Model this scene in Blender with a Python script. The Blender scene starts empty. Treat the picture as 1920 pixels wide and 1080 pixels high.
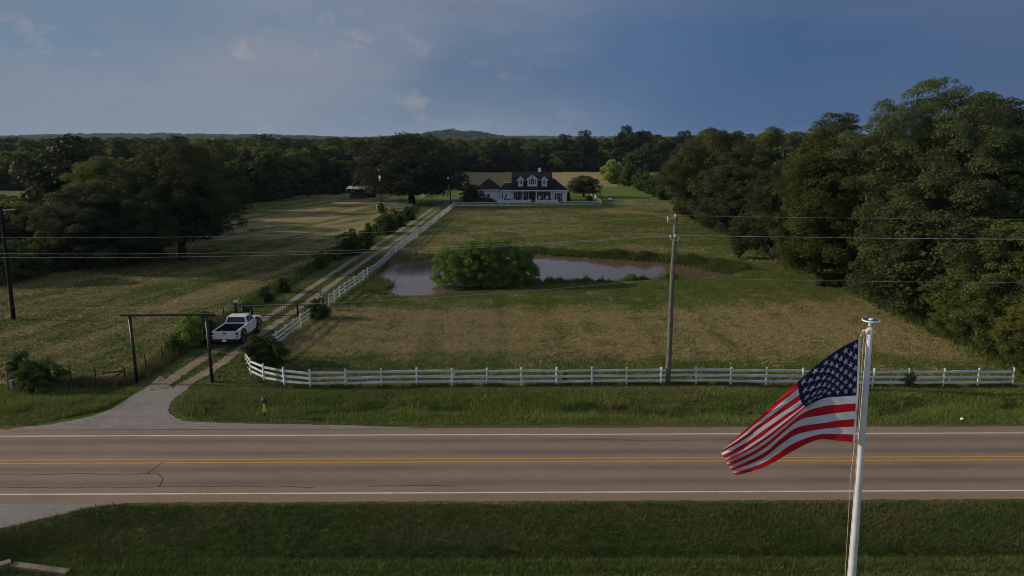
import bpy, math, random
import numpy as np
from math import radians as R, sin, cos, tan, atan, atan2, pi, sqrt
from mathutils import Vector, Matrix
S = bpy.context.scene
COL = S.collection

# ------------------------------------------------------------------ camera, sky, sun, exposure
CAMH = 16.2; FPX = 1331.0; PITCH = math.atan((540-266)/FPX)
cd = bpy.data.cameras.new('camera'); cam = bpy.data.objects.new('camera', cd); COL.objects.link(cam)
cam.location = (0, 0, CAMH); cam.rotation_euler = (pi/2-PITCH, 0, 0)
cd.sensor_width = 36; cd.lens = 36*FPX/1920; cd.clip_start = .1; cd.clip_end = 30000
S.camera = cam
S.cycles.filter_width = 1.0; S.cycles.use_denoising = True
SUN_EL = R(19); SUN_DIR = Vector((-.99, .09, 0)).normalized()
SUN_V = Vector((SUN_DIR.x*cos(SUN_EL), SUN_DIR.y*cos(SUN_EL), sin(SUN_EL)))
sl = bpy.data.lights.new('sun', 'SUN'); sun = bpy.data.objects.new('sun', sl); COL.objects.link(sun)
sl.energy = 5.0; sl.angle = R(.6); sl.color = (1.0, .83, .62)
sun.rotation_euler = SUN_V.to_track_quat('Z', 'Y').to_euler()
S.view_settings.view_transform = 'Standard'; S.view_settings.look = 'None'
S.view_settings.exposure = -.20; S.view_settings.gamma = 1

def build_world():
    w = bpy.data.worlds.new('World'); S.world = w; w.use_nodes = True
    nt = w.node_tree; N = nt.nodes; L = nt.links; N.clear()
    out = N.new('ShaderNodeOutputWorld'); bg = N.new('ShaderNodeBackground'); bg.inputs[1].default_value = .1
    L.new(bg.outputs[0], out.inputs[0])
    sky = N.new('ShaderNodeTexSky'); sky.sky_type = 'NISHITA'; sky.sun_disc = False
    sky.sun_elevation = SUN_EL; sky.sun_rotation = atan2(SUN_DIR.x, SUN_DIR.y) % (2*pi)
    sky.altitude = 100; sky.dust_density = 1.5; sky.ozone_density = 1.5
    tc = N.new('ShaderNodeTexCoord'); sp = N.new('ShaderNodeSeparateXYZ'); L.new(tc.outputs['Generated'], sp.inputs[0])
    def ramp(src, stops, interp='EASE'):
        r = N.new('ShaderNodeValToRGB'); r.color_ramp.interpolation = interp
        e = r.color_ramp.elements
        while len(e) < len(stops): e.new(.5)
        for k, (p, c) in enumerate(stops): e[k].position = p; e[k].color = (*c, 1) if len(c) == 3 else c
        L.new(src, r.inputs[0]); return r.outputs[0]
    def mp(src, a, b, c=0, d=1):
        m = N.new('ShaderNodeMapRange'); L.new(src, m.inputs[0])
        for k, v in enumerate((a, b, c, d)): m.inputs[k+1].default_value = v
        return m.outputs[0]
    def mix(f, a, b, mode='MIX'):
        m = N.new('ShaderNodeMix'); m.data_type = 'RGBA'; m.blend_type = mode
        for s, v in ((m.inputs[0], f), (m.inputs[6], a), (m.inputs[7], b)):
            if isinstance(v, (int, float)): s.default_value = v
            elif isinstance(v, tuple): s.default_value = (*v, 1)
            else: L.new(v, s)
        return m.outputs[2]
    def math_(op, a, b):
        m = N.new('ShaderNodeMath'); m.operation = op
        for k, v in enumerate((a, b)):
            if isinstance(v, (int, float)): m.inputs[k].default_value = v
            else: L.new(v, m.inputs[k])
        return m.outputs[0]
    # overcast veil ahead: pale on the left, slate blue storm on the right
    az = mp(sp.outputs[0], -.62, .62)
    veil = ramp(az, [(0, (1.85, 2.72, 3.75)), (.3, (1.7, 2.5, 3.65)), (.47, (1.30, 2.02, 3.2)), (.62, (.88, 1.66, 3.1)), (.8, (.66, 1.32, 2.7)), (1, (.80, 1.36, 2.6))])
    map_ = N.new('ShaderNodeMapping'); L.new(tc.outputs['Generated'], map_.inputs[0]); map_.inputs[3].default_value = (1, 1, 3.2)
    n1 = N.new('ShaderNodeTexNoise'); n1.inputs['Scale'].default_value = 2.6; n1.inputs['Detail'].default_value = 7; n1.inputs['Roughness'].default_value = .5
    L.new(map_.outputs[0], n1.inputs[0])
    left = mp(sp.outputs[0], .22, -.12)                       # clouds mostly on the left
    hi = mp(sp.outputs[2], .0, .28)
    bright = mix(math_('MULTIPLY', mp(n1.outputs[0], .40, .60), math_('MULTIPLY', left, .85)), veil, (2.75, 3.1, 3.85))
    n2 = N.new('ShaderNodeTexNoise'); n2.inputs['Scale'].default_value = 10; n2.inputs['Detail'].default_value = 6; n2.inputs['Roughness'].default_value = .6
    m2 = N.new('ShaderNodeMapping'); L.new(tc.outputs['Generated'], m2.inputs[0]); m2.inputs[3].default_value = (1, 1, 1.6); m2.inputs[1].default_value = (1.3, 4, 2.2)
    L.new(m2.outputs[0], n2.inputs[0])
    wis = math_('MULTIPLY', mp(n2.outputs[0], .57, .74), math_('MULTIPLY', left, .8))
    bright = mix(wis, bright, (4.8, 4.1, 4.2))
    low = mp(sp.outputs[2], .09, .0)
    bright = mix(math_('MULTIPLY', low, math_('MULTIPLY', left, .7)), bright, (2.4, 3.0, 3.8))
    n3 = N.new('ShaderNodeTexNoise'); n3.inputs['Scale'].default_value = 3.4; n3.inputs['Detail'].default_value = 5
    m3 = N.new('ShaderNodeMapping'); L.new(tc.outputs['Generated'], m3.inputs[0]); m3.inputs[3].default_value = (1, 1, 5); m3.inputs[1].default_value = (0, 5, 2)
    L.new(m3.outputs[0], n3.inputs[0])
    bright = mix(math_('MULTIPLY', mp(n3.outputs[0], .42, .65), math_('MULTIPLY', hi, .45)), bright, (1.75, 2.0, 3.0))
    # overhead and behind: broken cloud over the clear physical sky, brighter
    over = mix(mp(n1.outputs[0], .35, .6), sky.outputs[0], (4.3, 4.7, 5.7))
    ahead = math_('MULTIPLY', mp(sp.outputs[1], -.1, .45), mp(sp.outputs[2], .62, .30))
    fin = mix(ahead, over, bright)
    L.new(fin, bg.inputs[0])
build_world()

# ------------------------------------------------------------------ helpers
def G(px, py, z=0.0):
    """ground point seen at photo pixel (1920x1080)"""
    cx = (px-960)/FPX; cy = (540-py)/FPX
    dy = cos(PITCH)+cy*sin(PITCH); dz = -sin(PITCH)+cy*cos(PITCH)
    t = (z-CAMH)/dz
    return (cx*t, dy*t, z)
def AT(px, py, D):
    """point seen at a pixel at forward distance D"""
    cx = (px-960)/FPX; cy = (540-py)/FPX
    dy = cos(PITCH)+cy*sin(PITCH); dz = -sin(PITCH)+cy*cos(PITCH)
    t = D/dy
    return (cx*t, D, CAMH+dz*t)
def ss(a, b, x):
    t = np.clip((x-a)/(b-a), 0, 1); return t*t*(3-2*t)
def _h(ix, iy, seed):
    n = (ix.astype(np.int64)*374761393+iy.astype(np.int64)*668265263+seed*1274126177) & 0x7fffffff
    n = ((n ^ (n >> 13))*1274126177) & 0x7fffffff
    return ((n ^ (n >> 16)) & 0xffff)/65535.0
def vn(x, y, seed=0):
    x = np.asarray(x, float); y = np.asarray(y, float)
    ix = np.floor(x); iy = np.floor(y); fx = x-ix; fy = y-iy
    fx = fx*fx*(3-2*fx); fy = fy*fy*(3-2*fy)
    a = _h(ix, iy, seed); b = _h(ix+1, iy, seed); c = _h(ix, iy+1, seed); d = _h(ix+1, iy+1, seed)
    return (a*(1-fx)+b*fx)*(1-fy)+(c*(1-fx)+d*fx)*fy
def fbm(x, y, seed=0, o=4):
    s = 0; a = 1; t = 0
    for k in range(o):
        s = s+a*vn(np.asarray(x)*2**k, np.asarray(y)*2**k, seed+k*17); t += a; a *= .5
    return s/t
def inpoly(x, y, P):
    x = np.asarray(x, float); y = np.asarray(y, float); r = np.zeros(x.shape, bool)
    n = len(P)
    for i in range(n):
        x1, y1 = P[i][:2]; x2, y2 = P[(i+1) % n][:2]
        if y1 == y2: continue
        c = ((y1 > y) != (y2 > y)) & (x < (x2-x1)*(y-y1)/(y2-y1)+x1)
        r ^= c
    return r
def dline(x, y, P, closed=False):
    x = np.asarray(x, float); y = np.asarray(y, float); d = np.full(x.shape, 1e9)
    n = len(P)
    for i in range(n if closed else n-1):
        ax, ay = P[i][:2]; bx, by = P[(i+1) % n][:2]; vx, vy = bx-ax, by-ay
        t = np.clip(((x-ax)*vx+(y-ay)*vy)/(vx*vx+vy*vy+1e-9), 0, 1)
        d = np.minimum(d, np.hypot(x-ax-t*vx, y-ay-t*vy))
    return d
def smooth_poly(P, n=4, closed=True):
    out = []; m = len(P)
    for i in range(m if closed else m-1):
        g = lambda k: Vector(P[k % m][:2]) if closed else Vector(P[max(0, min(m-1, k))][:2])
        p0, p1, p2, p3 = g(i-1), g(i), g(i+1), g(i+2)
        for k in range(n):
            t = k/n
            out.append(tuple(.5*((2*p1)+(p2-p0)*t+(2*p0-5*p1+4*p2-p3)*t*t+(3*p1-p0-3*p2+p3)*t**3)))
    if not closed: out.append(tuple(P[-1][:2]))
    return out

# ------------------------------------------------------------------ terrain
RSL = .0082                                     # the road runs slightly off the camera's axis
def ry(x, y): return y-RSL*x
POND = smooth_poly([G(*p) for p in [(722, 546), (770, 548), (815, 545), (860, 541), (930, 537), (1000, 529), (1060, 526), (1130, 524), (1200, 521), (1260, 519), (1320, 515), (1376, 514),
        (1352, 503), (1290, 493), (1200, 487), (1100, 481), (1000, 474), (930, 472), (870, 478), (800, 486), (745, 491), (716, 503), (709, 516), (735, 527), (728, 536), (712, 541)]], 4)
WATER_Z = -.35
SIDE = [G(-160, 936), G(215, 941), G(150, 956), G(60, 978), G(0, 992), G(-160, 1035)]
HILLS = [(-195, 2700, 27, 150, 300), (-330, 2900, 18, 260, 300), (-1050, 3300, 14, 420, 400), (-1700, 3600, 20, 500, 500), (-2300, 3800, 22, 500, 400), (700, 4200, 10, 900, 500), (-100, 4200, 12, 500, 500)]
def hgt(x, y):
    x = np.asarray(x, float); y = np.asarray(y, float); v = ry(x, y)
    z = .5*(fbm(x/37, y/37, 3, 3)-.5)*ss(46, 70, v)
    z = z-.22*np.exp(-((v-26.75)/.32)**2)*ss(-14, -6, x)
    z = z+.06*(fbm(x/3.1, y/3.1, 5, 2)-.5)*ss(45, 47, v)*ss(260, 120, y)
    apron = ss(10, 5, np.abs(x+24.5))
    z = z-.50*np.exp(-((v-41.9+.5*np.sin(x*.13))/1.25)**2)*(1-apron)
    slope = .75*ss(29.6, 26.3, v); q = (x < -12) & (y > 15) & (y < 34)
    if q.any(): slope[q] = slope[q]*np.where(inpoly(x[q], y[q], SIDE), 0, 1-ss(2.2, .15, dline(x[q], y[q], SIDE, True)))
    z = z-slope-.05*(ss(30.15, 30.6, v)*ss(38.45, 38.0, v))
    near = (np.abs(x-5) < 45) & (y > 60) & (y < 125)
    if near.any():
        d = dline(x[near], y[near], POND, True); ins = inpoly(x[near], y[near], POND)
        zz = z[near]; far = ss(4.0, 0, d)
        o = zz*(1-ss(2.2, 0, d))+(WATER_Z-.03)*ss(2.2, 0, d)
        o = np.where(ins, WATER_Z-.03-.9*ss(0, 4, d), o)
        zz = o; z = z.copy(); z[near] = zz
    for hx, hy, hh, sx, sy in HILLS:
        z = z+hh*np.exp(-((x-hx)/sx)**2-((y-hy)/sy)**2)
    z = z+15*ss(1300, 4000, y)*(.6+.8*fbm(x/400, y/400, 9, 3))
    return z
def hz(x, y): return float(hgt(np.array([x]), np.array([y]))[0])
def GH(px, py):
    x, y, _ = G(px, py)
    for _k in range(3):
        x, y, _ = G(px, py, hz(x, y))
    return (x, y, hz(x, y))

# ------------------------------------------------------------------ mesh and object helpers
def tag(o, label=None, cat=None, group=None, kind=None):
    if label: o['label'] = label
    if cat: o['category'] = cat
    if group: o['group'] = group
    if kind: o['kind'] = kind
    return o
def thing(name, label, cat, loc=(0, 0, 0), rz=0, group=None, scale=None):
    o = bpy.data.objects.new(name, None); COL.objects.link(o); o.location = loc; o.rotation_euler = (0, 0, rz)
    o.empty_display_size = .2
    if scale: o.scale = scale
    return tag(o, label, cat, group)
def np_mesh(name, V, F, mats, smooth=False, col=None, mi=None):
    me = bpy.data.meshes.new(name); V = np.asarray(V, np.float32); F = np.asarray(F, np.int32)
    me.vertices.add(len(V)); me.vertices.foreach_set('co', V.ravel())
    k = F.shape[1]; me.loops.add(F.size); me.loops.foreach_set('vertex_index', F.ravel())
    me.polygons.add(len(F)); me.polygons.foreach_set('loop_start', np.arange(0, F.size, k, dtype=np.int32))
    if mi is not None: me.polygons.foreach_set('material_index', np.asarray(mi, np.int32))
    if smooth: me.polygons.foreach_set('use_smooth', np.ones(len(F), bool))
    for m in (mats if isinstance(mats, (list, tuple)) else [mats]): me.materials.append(m)
    if col is not None:
        a = me.color_attributes.new('col', 'FLOAT_COLOR', 'POINT'); c = np.ones((len(V), 4), np.float32); c[:, :3] = col
        a.data.foreach_set('color', c.ravel())
    me.update(calc_edges=True); me.validate(); return me
def link(name, me, parent=None):
    o = bpy.data.objects.new(name, me); COL.objects.link(o)
    if parent: o.parent = parent
    return o
class MB:
    def __init__(s): s.v = []; s.f = []; s.m = []; s.sm = []
    def face(s, idx, mi=0, sm=False): s.f.append(idx); s.m.append(mi); s.sm.append(sm)
    def add(s, vs, fs, mi=0, sm=False):
        b = len(s.v); s.v += [tuple(p) for p in vs]
        for f in fs: s.face([b+i for i in f], mi, sm)
        return s
    def box(s, c, d, rz=0, mi=0, rot=None):
        x, y, z = d[0]/2, d[1]/2, d[2]/2
        P = [Vector((a*x, b*y, e*z)) for e in (-1, 1) for a, b in ((-1, -1), (1, -1), (1, 1), (-1, 1))]
        M = rot if rot is not None else Matrix.Rotation(rz, 3, 'Z')
        P = [M @ p+Vector(c) for p in P]
        return s.add(P, [(3, 2, 1, 0), (4, 5, 6, 7), (0, 1, 5, 4), (1, 2, 6, 5), (2, 3, 7, 6), (3, 0, 4, 7)], mi)
    def bar(s, a, b, w, h, mi=0):
        a = Vector(a); b = Vector(b); d = b-a; L = d.length; d.normalize()
        sd = d.cross(Vector((0, 0, 1)))
        if sd.length < 1e-4: sd = Vector((1, 0, 0))
        sd.normalize(); up = sd.cross(d)
        P = []
        for p in (a, b):
            for i, j in ((-1, -1), (1, -1), (1, 1), (-1, 1)): P.append(p+sd*i*w/2+up*j*h/2)
        return s.add(P, [(3, 2, 1, 0), (4, 5, 6, 7), (0, 1, 5, 4), (1, 2, 6, 5), (2, 3, 7, 6), (3, 0, 4, 7)], mi)
    def tube(s, pts, rs, n=8, mi=0, caps=True, sm=True):
        pts = [Vector(p) for p in pts]
        if isinstance(rs, (int, float)): rs = [rs]*len(pts)
        b = len(s.v); pu = None
        for i, p in enumerate(pts):
            d = (pts[min(i+1, len(pts)-1)]-pts[max(i-1, 0)]).normalized()
            if pu is None:
                u = d.cross(Vector((0, 1, 0)))
                if u.length < .2: u = d.cross(Vector((1, 0, 0)))
            else: u = pu-d*pu.dot(d)
            u.normalize(); pu = u; w = d.cross(u)
            for k in range(n):
                a = 2*pi*k/n; s.v.append(tuple(p+u*cos(a)*rs[i]+w*sin(a)*rs[i]))
        for i in range(len(pts)-1):
            for k in range(n):
                s.face([b+i*n+k, b+i*n+(k+1) % n, b+(i+1)*n+(k+1) % n, b+(i+1)*n+k], mi, sm)
        if caps:
            s.face([b+k for k in range(n)][::-1], mi); s.face([b+(len(pts)-1)*n+k for k in range(n)], mi)
        return s
    def prism(s, poly, axis, a, b, mi=0):
        """poly: 2-D outline, extruded along axis from a to b. axis 'x': poly=(y,z); 'y': (x,z); 'z': (x,y)"""
        def pt(p, t): return {'x': (t, p[0], p[1]), 'y': (p[0], t, p[1]), 'z': (p[0], p[1], t)}[axis]
        n = len(poly); vs = [pt(p, a) for p in poly]+[pt(p, b) for p in poly]
        fs = [list(range(n))[::-1], list(range(n, 2*n))]+[(i, (i+1) % n, n+(i+1) % n, n+i) for i in range(n)]
        return s.add(vs, fs, mi)
    def ball(s, c, r, nu=10, nv=6, mi=0):
        if isinstance(r, (int, float)): r = (r, r, r)
        vs = [(c[0], c[1], c[2]-r[2])]
        for j in range(1, nv):
            t = -pi/2+pi*j/nv
            for i in range(nu):
                a = 2*pi*i/nu; vs.append((c[0]+r[0]*cos(t)*cos(a), c[1]+r[1]*cos(t)*sin(a), c[2]+r[2]*sin(t)))
        vs.append((c[0], c[1], c[2]+r[2])); fs = []
        for i in range(nu):
            fs.append((0, 1+(i+1) % nu, 1+i)); fs.append((len(vs)-1, 1+(nv-2)*nu+i, 1+(nv-2)*nu+(i+1) % nu))
            for j in range(nv-2):
                a = 1+j*nu; fs.append((a+i, a+(i+1) % nu, a+nu+(i+1) % nu, a+nu+i))
        return s.add(vs, fs, mi, True)
    def build(s, name, mats, parent=None, off=None, bevel=0):
        me = bpy.data.meshes.new(name); vs = s.v
        if off is not None: vs = [(p[0]-off[0], p[1]-off[1], p[2]-off[2]) for p in vs]
        me.from_pydata(vs, [], s.f)
        for m in (mats if isinstance(mats, (list, tuple)) else [mats]): me.materials.append(m)
        me.polygons.foreach_set('material_index', s.m); me.polygons.foreach_set('use_smooth', s.sm)
        me.validate(); me.update()
        o = link(name, me, parent)
        if bevel:
            b = o.modifiers.new('bevel', 'BEVEL'); b.width = bevel; b.segments = 2; b.limit_method = 'ANGLE'; b.angle_limit = R(35)
        return o
def copy_tree(o, loc, rz, scale=None, label=None, group=None):
    c = o.copy(); COL.objects.link(c); c.location = loc; c.rotation_euler = (0, 0, rz)
    if scale: c.scale = scale
    if label: c['label'] = label
    if group: c['group'] = group
    for ch in o.children:
        d = ch.copy(); COL.objects.link(d); d.parent = c
        for g in ch.children:
            e = g.copy(); COL.objects.link(e); e.parent = d
    return c

# ------------------------------------------------------------------ materials
class NT:
    def __init__(s, name):
        s.m = bpy.data.materials.new(name); s.m.use_nodes = True; s.nt = s.m.node_tree; s.N = s.nt.nodes; s.L = s.nt.links
        s.b = s.N['Principled BSDF']; s.tc = s.N.new('ShaderNodeTexCoord')
    def n(s, t): return s.N.new('ShaderNode'+t)
    def put(s, sock, v):
        if isinstance(v, (int, float)): sock.default_value = v
        elif isinstance(v, tuple): sock.default_value = (*v, 1) if len(v) == 3 and sock.type == 'RGBA' else v
        else: s.L.new(v, sock)
    def noise(s, scale, detail=4, rough=.55, vec=None, stretch=None, out=0):
        t = s.n('TexNoise'); t.inputs['Scale'].default_value = scale; t.inputs['Detail'].default_value = detail; t.inputs['Roughness'].default_value = rough
        v = vec or s.tc.outputs['Object']
        if stretch:
            mp = s.n('Mapping'); s.L.new(v, mp.inputs[0]); mp.inputs[3].default_value = stretch[:3]
            if len(stretch) > 3: mp.inputs[2].default_value = (0, 0, stretch[3])
            v = mp.outputs[0]
        s.L.new(v, t.inputs[0]); return t.outputs[out]
    def mr(s, src, a, b, c=0., d=1.):
        m = s.n('MapRange'); s.L.new(src, m.inputs[0])
        for k, v in enumerate((a, b, c, d)): m.inputs[k+1].default_value = v
        return m.outputs[0]
    def mix(s, f, a, b, mode='MIX'):
        m = s.n('Mix'); m.data_type = 'RGBA'; m.blend_type = mode; s.put(m.inputs[0], f); s.put(m.inputs[6], a); s.put(m.inputs[7], b); return m.outputs[2]
    def math(s, op, a, b=0.):
        m = s.n('Math'); m.operation = op; s.put(m.inputs[0], a); s.put(m.inputs[1], b); return m.outputs[0]
    def bump(s, h, st=.5, dist=.05):
        b = s.n('Bump'); b.inputs['Strength'].default_value = st; b.inputs['Distance'].default_value = dist; s.L.new(h, b.inputs['Height']); s.L.new(b.outputs[0], s.b.inputs['Normal'])
    def set(s, col=None, rough=None, spec=None, metal=None):
        if col is not None: s.put(s.b.inputs['Base Color'], col)
        if rough is not None: s.put(s.b.inputs['Roughness'], rough)
        if spec is not None: s.b.inputs['Specular IOR Level'].default_value = spec
        if metal is not None: s.b.inputs['Metallic'].default_value = metal
        return s.m
def plain(name, col, rough=.6, spec=.4, metal=0, var=.15, vs=6, bump=0):
    t = NT(name); n = t.noise(vs, 4)
    a = tuple(c*(1-var) for c in col); b = tuple(min(1, c*(1+var)) for c in col)
    if bump: t.bump(t.noise(vs*6, 3), bump, .01)
    return t.set(t.mix(t.mr(n, .3, .7), a, b), rough, spec, metal)
M = {}
M['white_paint'] = plain('white_vinyl', (.48, .53, .53), .5, .35, var=.24, vs=1.3)
M['rust_black'] = plain('black_painted_steel', (.014, .014, .015), .5, .4)
M['white_car'] = plain('white_car_paint', (.55, .57, .61), .25, .5, var=.02)
M['black_car'] = plain('black_car_paint', (.008, .009, .012), .18, .5, var=.02)
M['glass'] = plain('dark_glass', (.010, .013, .022), .06, .6, var=.05)
M['rubber'] = plain('black_rubber', (.012, .012, .012), .8, .2)
M['plastic'] = plain('black_plastic', (.015, .016, .02), .5, .3)
M['rim'] = plain('grey_alloy', (.10, .10, .11), .35, .5, metal=.6)
M['chrome'] = plain('steel', (.45, .45, .47), .3, .5, metal=.8)
M['red_lamp'] = plain('red_lamp_plastic', (.09, .012, .012), .3, .5)
M['plate'] = plain('licence_plate', (.75, .76, .74), .5)
M['galv'] = plain('galvanised_metal', (.42, .44, .47), .4, .5, metal=.4)
M['wire'] = plain('aluminium_wire', (.34, .35, .36), .5, .3, metal=.2, var=.05)
M['concrete'] = plain('weathered_concrete', (.17, .14, .11), .9, .2, var=.35, vs=3, bump=.4)
M['yellow'] = plain('yellow_reflector', (.75, .42, .03), .5)
M['red'] = plain('red_marker', (.55, .05, .02), .5)
M['brick_white'] = plain('white_painted_brick', (.60, .62, .66), .8, .2, var=.08, vs=1.5)
M['trim'] = plain('white_trim', (.74, .77, .82), .5)
M['shutter'] = plain('black_shutter', (.012, .013, .018), .6)
M['door_brown'] = plain('brown_wood_door', (.05, .018, .012), .5)
M['door_red'] = plain('dark_red_door', (.09, .015, .012), .5)
M['tin'] = plain('tin_roof', (.50, .53, .58), .35, .5, metal=.3, var=.15)
M['pale_wood'] = plain('grey_timber', (.16, .13, .10), .8)
M['solar'] = plain('solar_panel', (.02, .03, .06), .2, .5)
M['pole_white'] = plain('white_flagpole_paint', (.50, .51, .55), .45, .35, var=.14, vs=2.5)
M['rope'] = plain('pale_rope', (.45, .38, .28), .8)
def roof_mat():
    t = NT('dark_shingle'); n = t.noise(4, 5); n2 = t.noise(1.2, 3)
    t.bump(t.noise(9, 2, stretch=(1, 1, 6)), .4, .02)
    return t.set(t.mix(t.mr(n, .3, .7), t.mix(n2, (.009, .010, .014), (.014, .015, .020)), (.020, .021, .027)), .9, .1)
M['roof'] = roof_mat()
def wood_pole(name, a, b):
    t = NT(name); n = t.noise(3, 6, .65, stretch=(8, 8, .6)); n2 = t.noise(.8, 3)
    t.bump(n, .6, .02)
    return t.set(t.mix(t.mr(n, .35, .65), a, t.mix(n2, b, tuple(c*.6 for c in b))), .9, .15)
M['pole'] = wood_pole('weathered_pole_wood', (.040, .040, .032), (.22, .22, .18))
M['pole_dark'] = wood_pole('dark_pole_wood', (.008, .006, .005), (.02, .015, .012))
M['post'] = wood_pole('dark_fence_wood', (.015, .012, .010), (.05, .038, .03))
M['bark'] = wood_pole('bark', (.018, .014, .010), (.055, .045, .035))
def leaf_mat(name, dark, light, yellow, trans=.30):
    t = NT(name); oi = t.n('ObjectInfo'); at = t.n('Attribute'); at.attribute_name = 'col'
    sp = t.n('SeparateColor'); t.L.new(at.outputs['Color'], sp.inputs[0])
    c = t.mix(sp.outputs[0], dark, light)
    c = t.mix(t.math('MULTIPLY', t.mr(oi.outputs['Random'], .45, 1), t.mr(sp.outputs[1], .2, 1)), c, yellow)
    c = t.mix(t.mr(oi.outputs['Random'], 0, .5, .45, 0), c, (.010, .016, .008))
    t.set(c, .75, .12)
    tr = t.n('BsdfTranslucent'); mx = t.n('MixShader'); mx.inputs[0].default_value = trans
    t.L.new(t.mix(.35, c, yellow), tr.inputs[0]); t.L.new(t.b.outputs[0], mx.inputs[1]); t.L.new(tr.outputs[0], mx.inputs[2])
    t.L.new(mx.outputs[0], t.N['Material Output'].inputs[0]); return t.m
M['leaf_oak'] = leaf_mat('oak_foliage', (0.0203, 0.0319, 0.013), (0.058, 0.0754, 0.029), (0.0798, 0.087, 0.0261), .2)
M['leaf_wood'] = leaf_mat('woodland_foliage', (0.0357, 0.0552, 0.0195), (0.0974, 0.1380, 0.0390), (0.1786, 0.2029, 0.0357))
M['leaf_grey'] = leaf_mat('grey_green_foliage', (.034, .054, .020), (.098, .128, .048), (.135, .155, .050))
M['leaf_yellow'] = leaf_mat('yellow_green_foliage', (.034, .050, .012), (.100, .122, .026), (.120, .132, .026))
M['leaf_bright'] = leaf_mat('bright_willow_foliage', (.085, .150, .030), (.21, .33, .062), (.27, .35, .07), .3)
M['leaf_olive'] = leaf_mat('olive_foliage', (.034, .048, .012), (.110, .125, .030), (.140, .145, .032))
M['leaf_shrub'] = leaf_mat('shrub_foliage', (0.0261, 0.0464, 0.0145), (0.0798, 0.1232, 0.029), (0.1087, 0.145, 0.029))
def tuft_mat():
    t = NT('grass_blades'); at = t.n('Attribute'); at.attribute_name = 'col'
    t.set(at.outputs['Color'], .7, .15)
    tr = t.n('BsdfTranslucent'); mx = t.n('MixShader'); mx.inputs[0].default_value = .25
    t.L.new(at.outputs['Color'], tr.inputs[0]); t.L.new(t.b.outputs[0], mx.inputs[1]); t.L.new(tr.outputs[0], mx.inputs[2])
    t.L.new(mx.outputs[0], t.N['Material Output'].inputs[0]); return t.m
M['tuft'] = tuft_mat()
def ground_mat():
    t = NT('pasture'); at = t.n('Attribute'); at.attribute_name = 'col'
    sp = t.n('SeparateColor'); t.L.new(at.outputs['Color'], sp.inputs[0])
    at2 = t.n('Attribute'); at2.attribute_name = 'tone'
    n1 = t.noise(.35, 8, .62); n2 = t.noise(1.9, 6, .70, stretch=(1, 1.5, 1, .35)); n3 = t.noise(9, 5, .7); n4 = t.noise(3.4, 6, .72)
    br = t.math('ADD', sp.outputs[0], t.math('ADD', t.math('MULTIPLY', t.math('SUBTRACT', n2, .5), 2.2), t.math('MULTIPLY', t.math('SUBTRACT', n1, .5), 1.0)))
    f = t.mr(t.math('ADD', t.math('MULTIPLY', n3, .4), t.math('MULTIPLY', n4, .6)), .36, .64)
    grass = t.mix(f, (0.0335, 0.0515, 0.0129), (0.1443, 0.1867, 0.0464))
    lawn = t.mix(f, (0.0592, 0.0979, 0.0180), (0.1482, 0.2061, 0.0386))
    hay = t.mix(f, (.092, .074, .036), (.45, .375, .185))
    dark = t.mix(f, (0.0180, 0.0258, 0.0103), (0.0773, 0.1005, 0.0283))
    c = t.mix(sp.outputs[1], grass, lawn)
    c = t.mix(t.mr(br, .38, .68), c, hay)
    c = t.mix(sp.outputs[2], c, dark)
    c = t.mix(at2.outputs['Fac'], c, t.mix(n3, (.09, .068, .045), (.19, .15, .10)))
    h = t.math('ADD', t.math('MULTIPLY', n3, .5), t.math('MULTIPLY', n4, 2.0))
    t.bump(h, 1.0, .30)
    return t.set(c, .95, .1)
M['ground'] = ground_mat()
def road_mat():
    t = NT('chip_seal_asphalt'); sp = t.n('SeparateXYZ'); t.L.new(t.tc.outputs['Object'], sp.inputs[0])
    y = sp.outputs[1]
    f = t.noise(14, 3, .8); pt = t.noise(.22, 5, .65, stretch=(.5, 1.5, 1)); m = t.noise(.5, 5, .6, stretch=(.18, 2.2, 1)); l = t.noise(2.5, 4, .6, stretch=(.15, 3, 1))
    def band(c, w):
        return t.mr(t.math('ABSOLUTE', t.math('SUBTRACT', y, c)), w, w*.2)
    tr = t.math('ADD', t.math('ADD', band(-2.45, .55), band(-.95, .5)), t.math('ADD', band(.95, .5), band(2.45, .55)))
    tr = t.math('MULTIPLY', tr, t.mr(m, .25, .6, .35, 1.0))
    c = t.mix(t.mr(f, .25, .75), (.120, .088, .060), (.275, .208, .146))
    c = t.mix(t.math('MULTIPLY', tr, .85), c, t.mix(f, (.062, .056, .058), (.135, .120, .114)))
    c = t.mix(t.mr(l, .5, .8, 0, .35), c, (.075, .065, .06))
    sh = t.mr(t.math('ABSOLUTE', y), 3.45, 3.9)
    c = t.mix(t.math('MULTIPLY', sh, .55), c, t.mix(f, (.12, .085, .062), (.235, .175, .125)))
    c = t.mix(t.mr(pt, .45, .7, 0, .4), c, (.235, .180, .130)); c = t.mix(t.mr(pt, .42, .3, 0, .35), c, (.07, .06, .057))
    t.bump(f, .5, .015); return t.set(c, .85, .25)
M['road'] = road_mat()
def track_mat(name, a, b, g=None):
    t = NT(name); n = t.noise(7, 6, .7); l = t.noise(.7, 5, .6); f = t.noise(20, 3, .8)
    c = t.mix(t.mr(n, .3, .7), a, b)
    if g: c = t.mix(t.mr(l, .5, .72, 0, .6), c, g)
    c = t.mix(t.mr(f, .3, .8, .25, 0), c, (.03, .028, .025))
    q = t.noise(.9, 6, .7, stretch=(.6, 1.4, 1)); c = t.mix(t.mr(q, .52, .70, 0, .55), c, tuple(v*.55 for v in a)); c = t.mix(t.mr(q, .45, .30, 0, .45), c, tuple(v*1.1 for v in b))
    t.bump(n, .5, .03); return t.set(c, .9, .15)
M['apron'] = track_mat('grey_gravel_asphalt', (.17, .158, .152), (.27, .25, .238))
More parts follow.
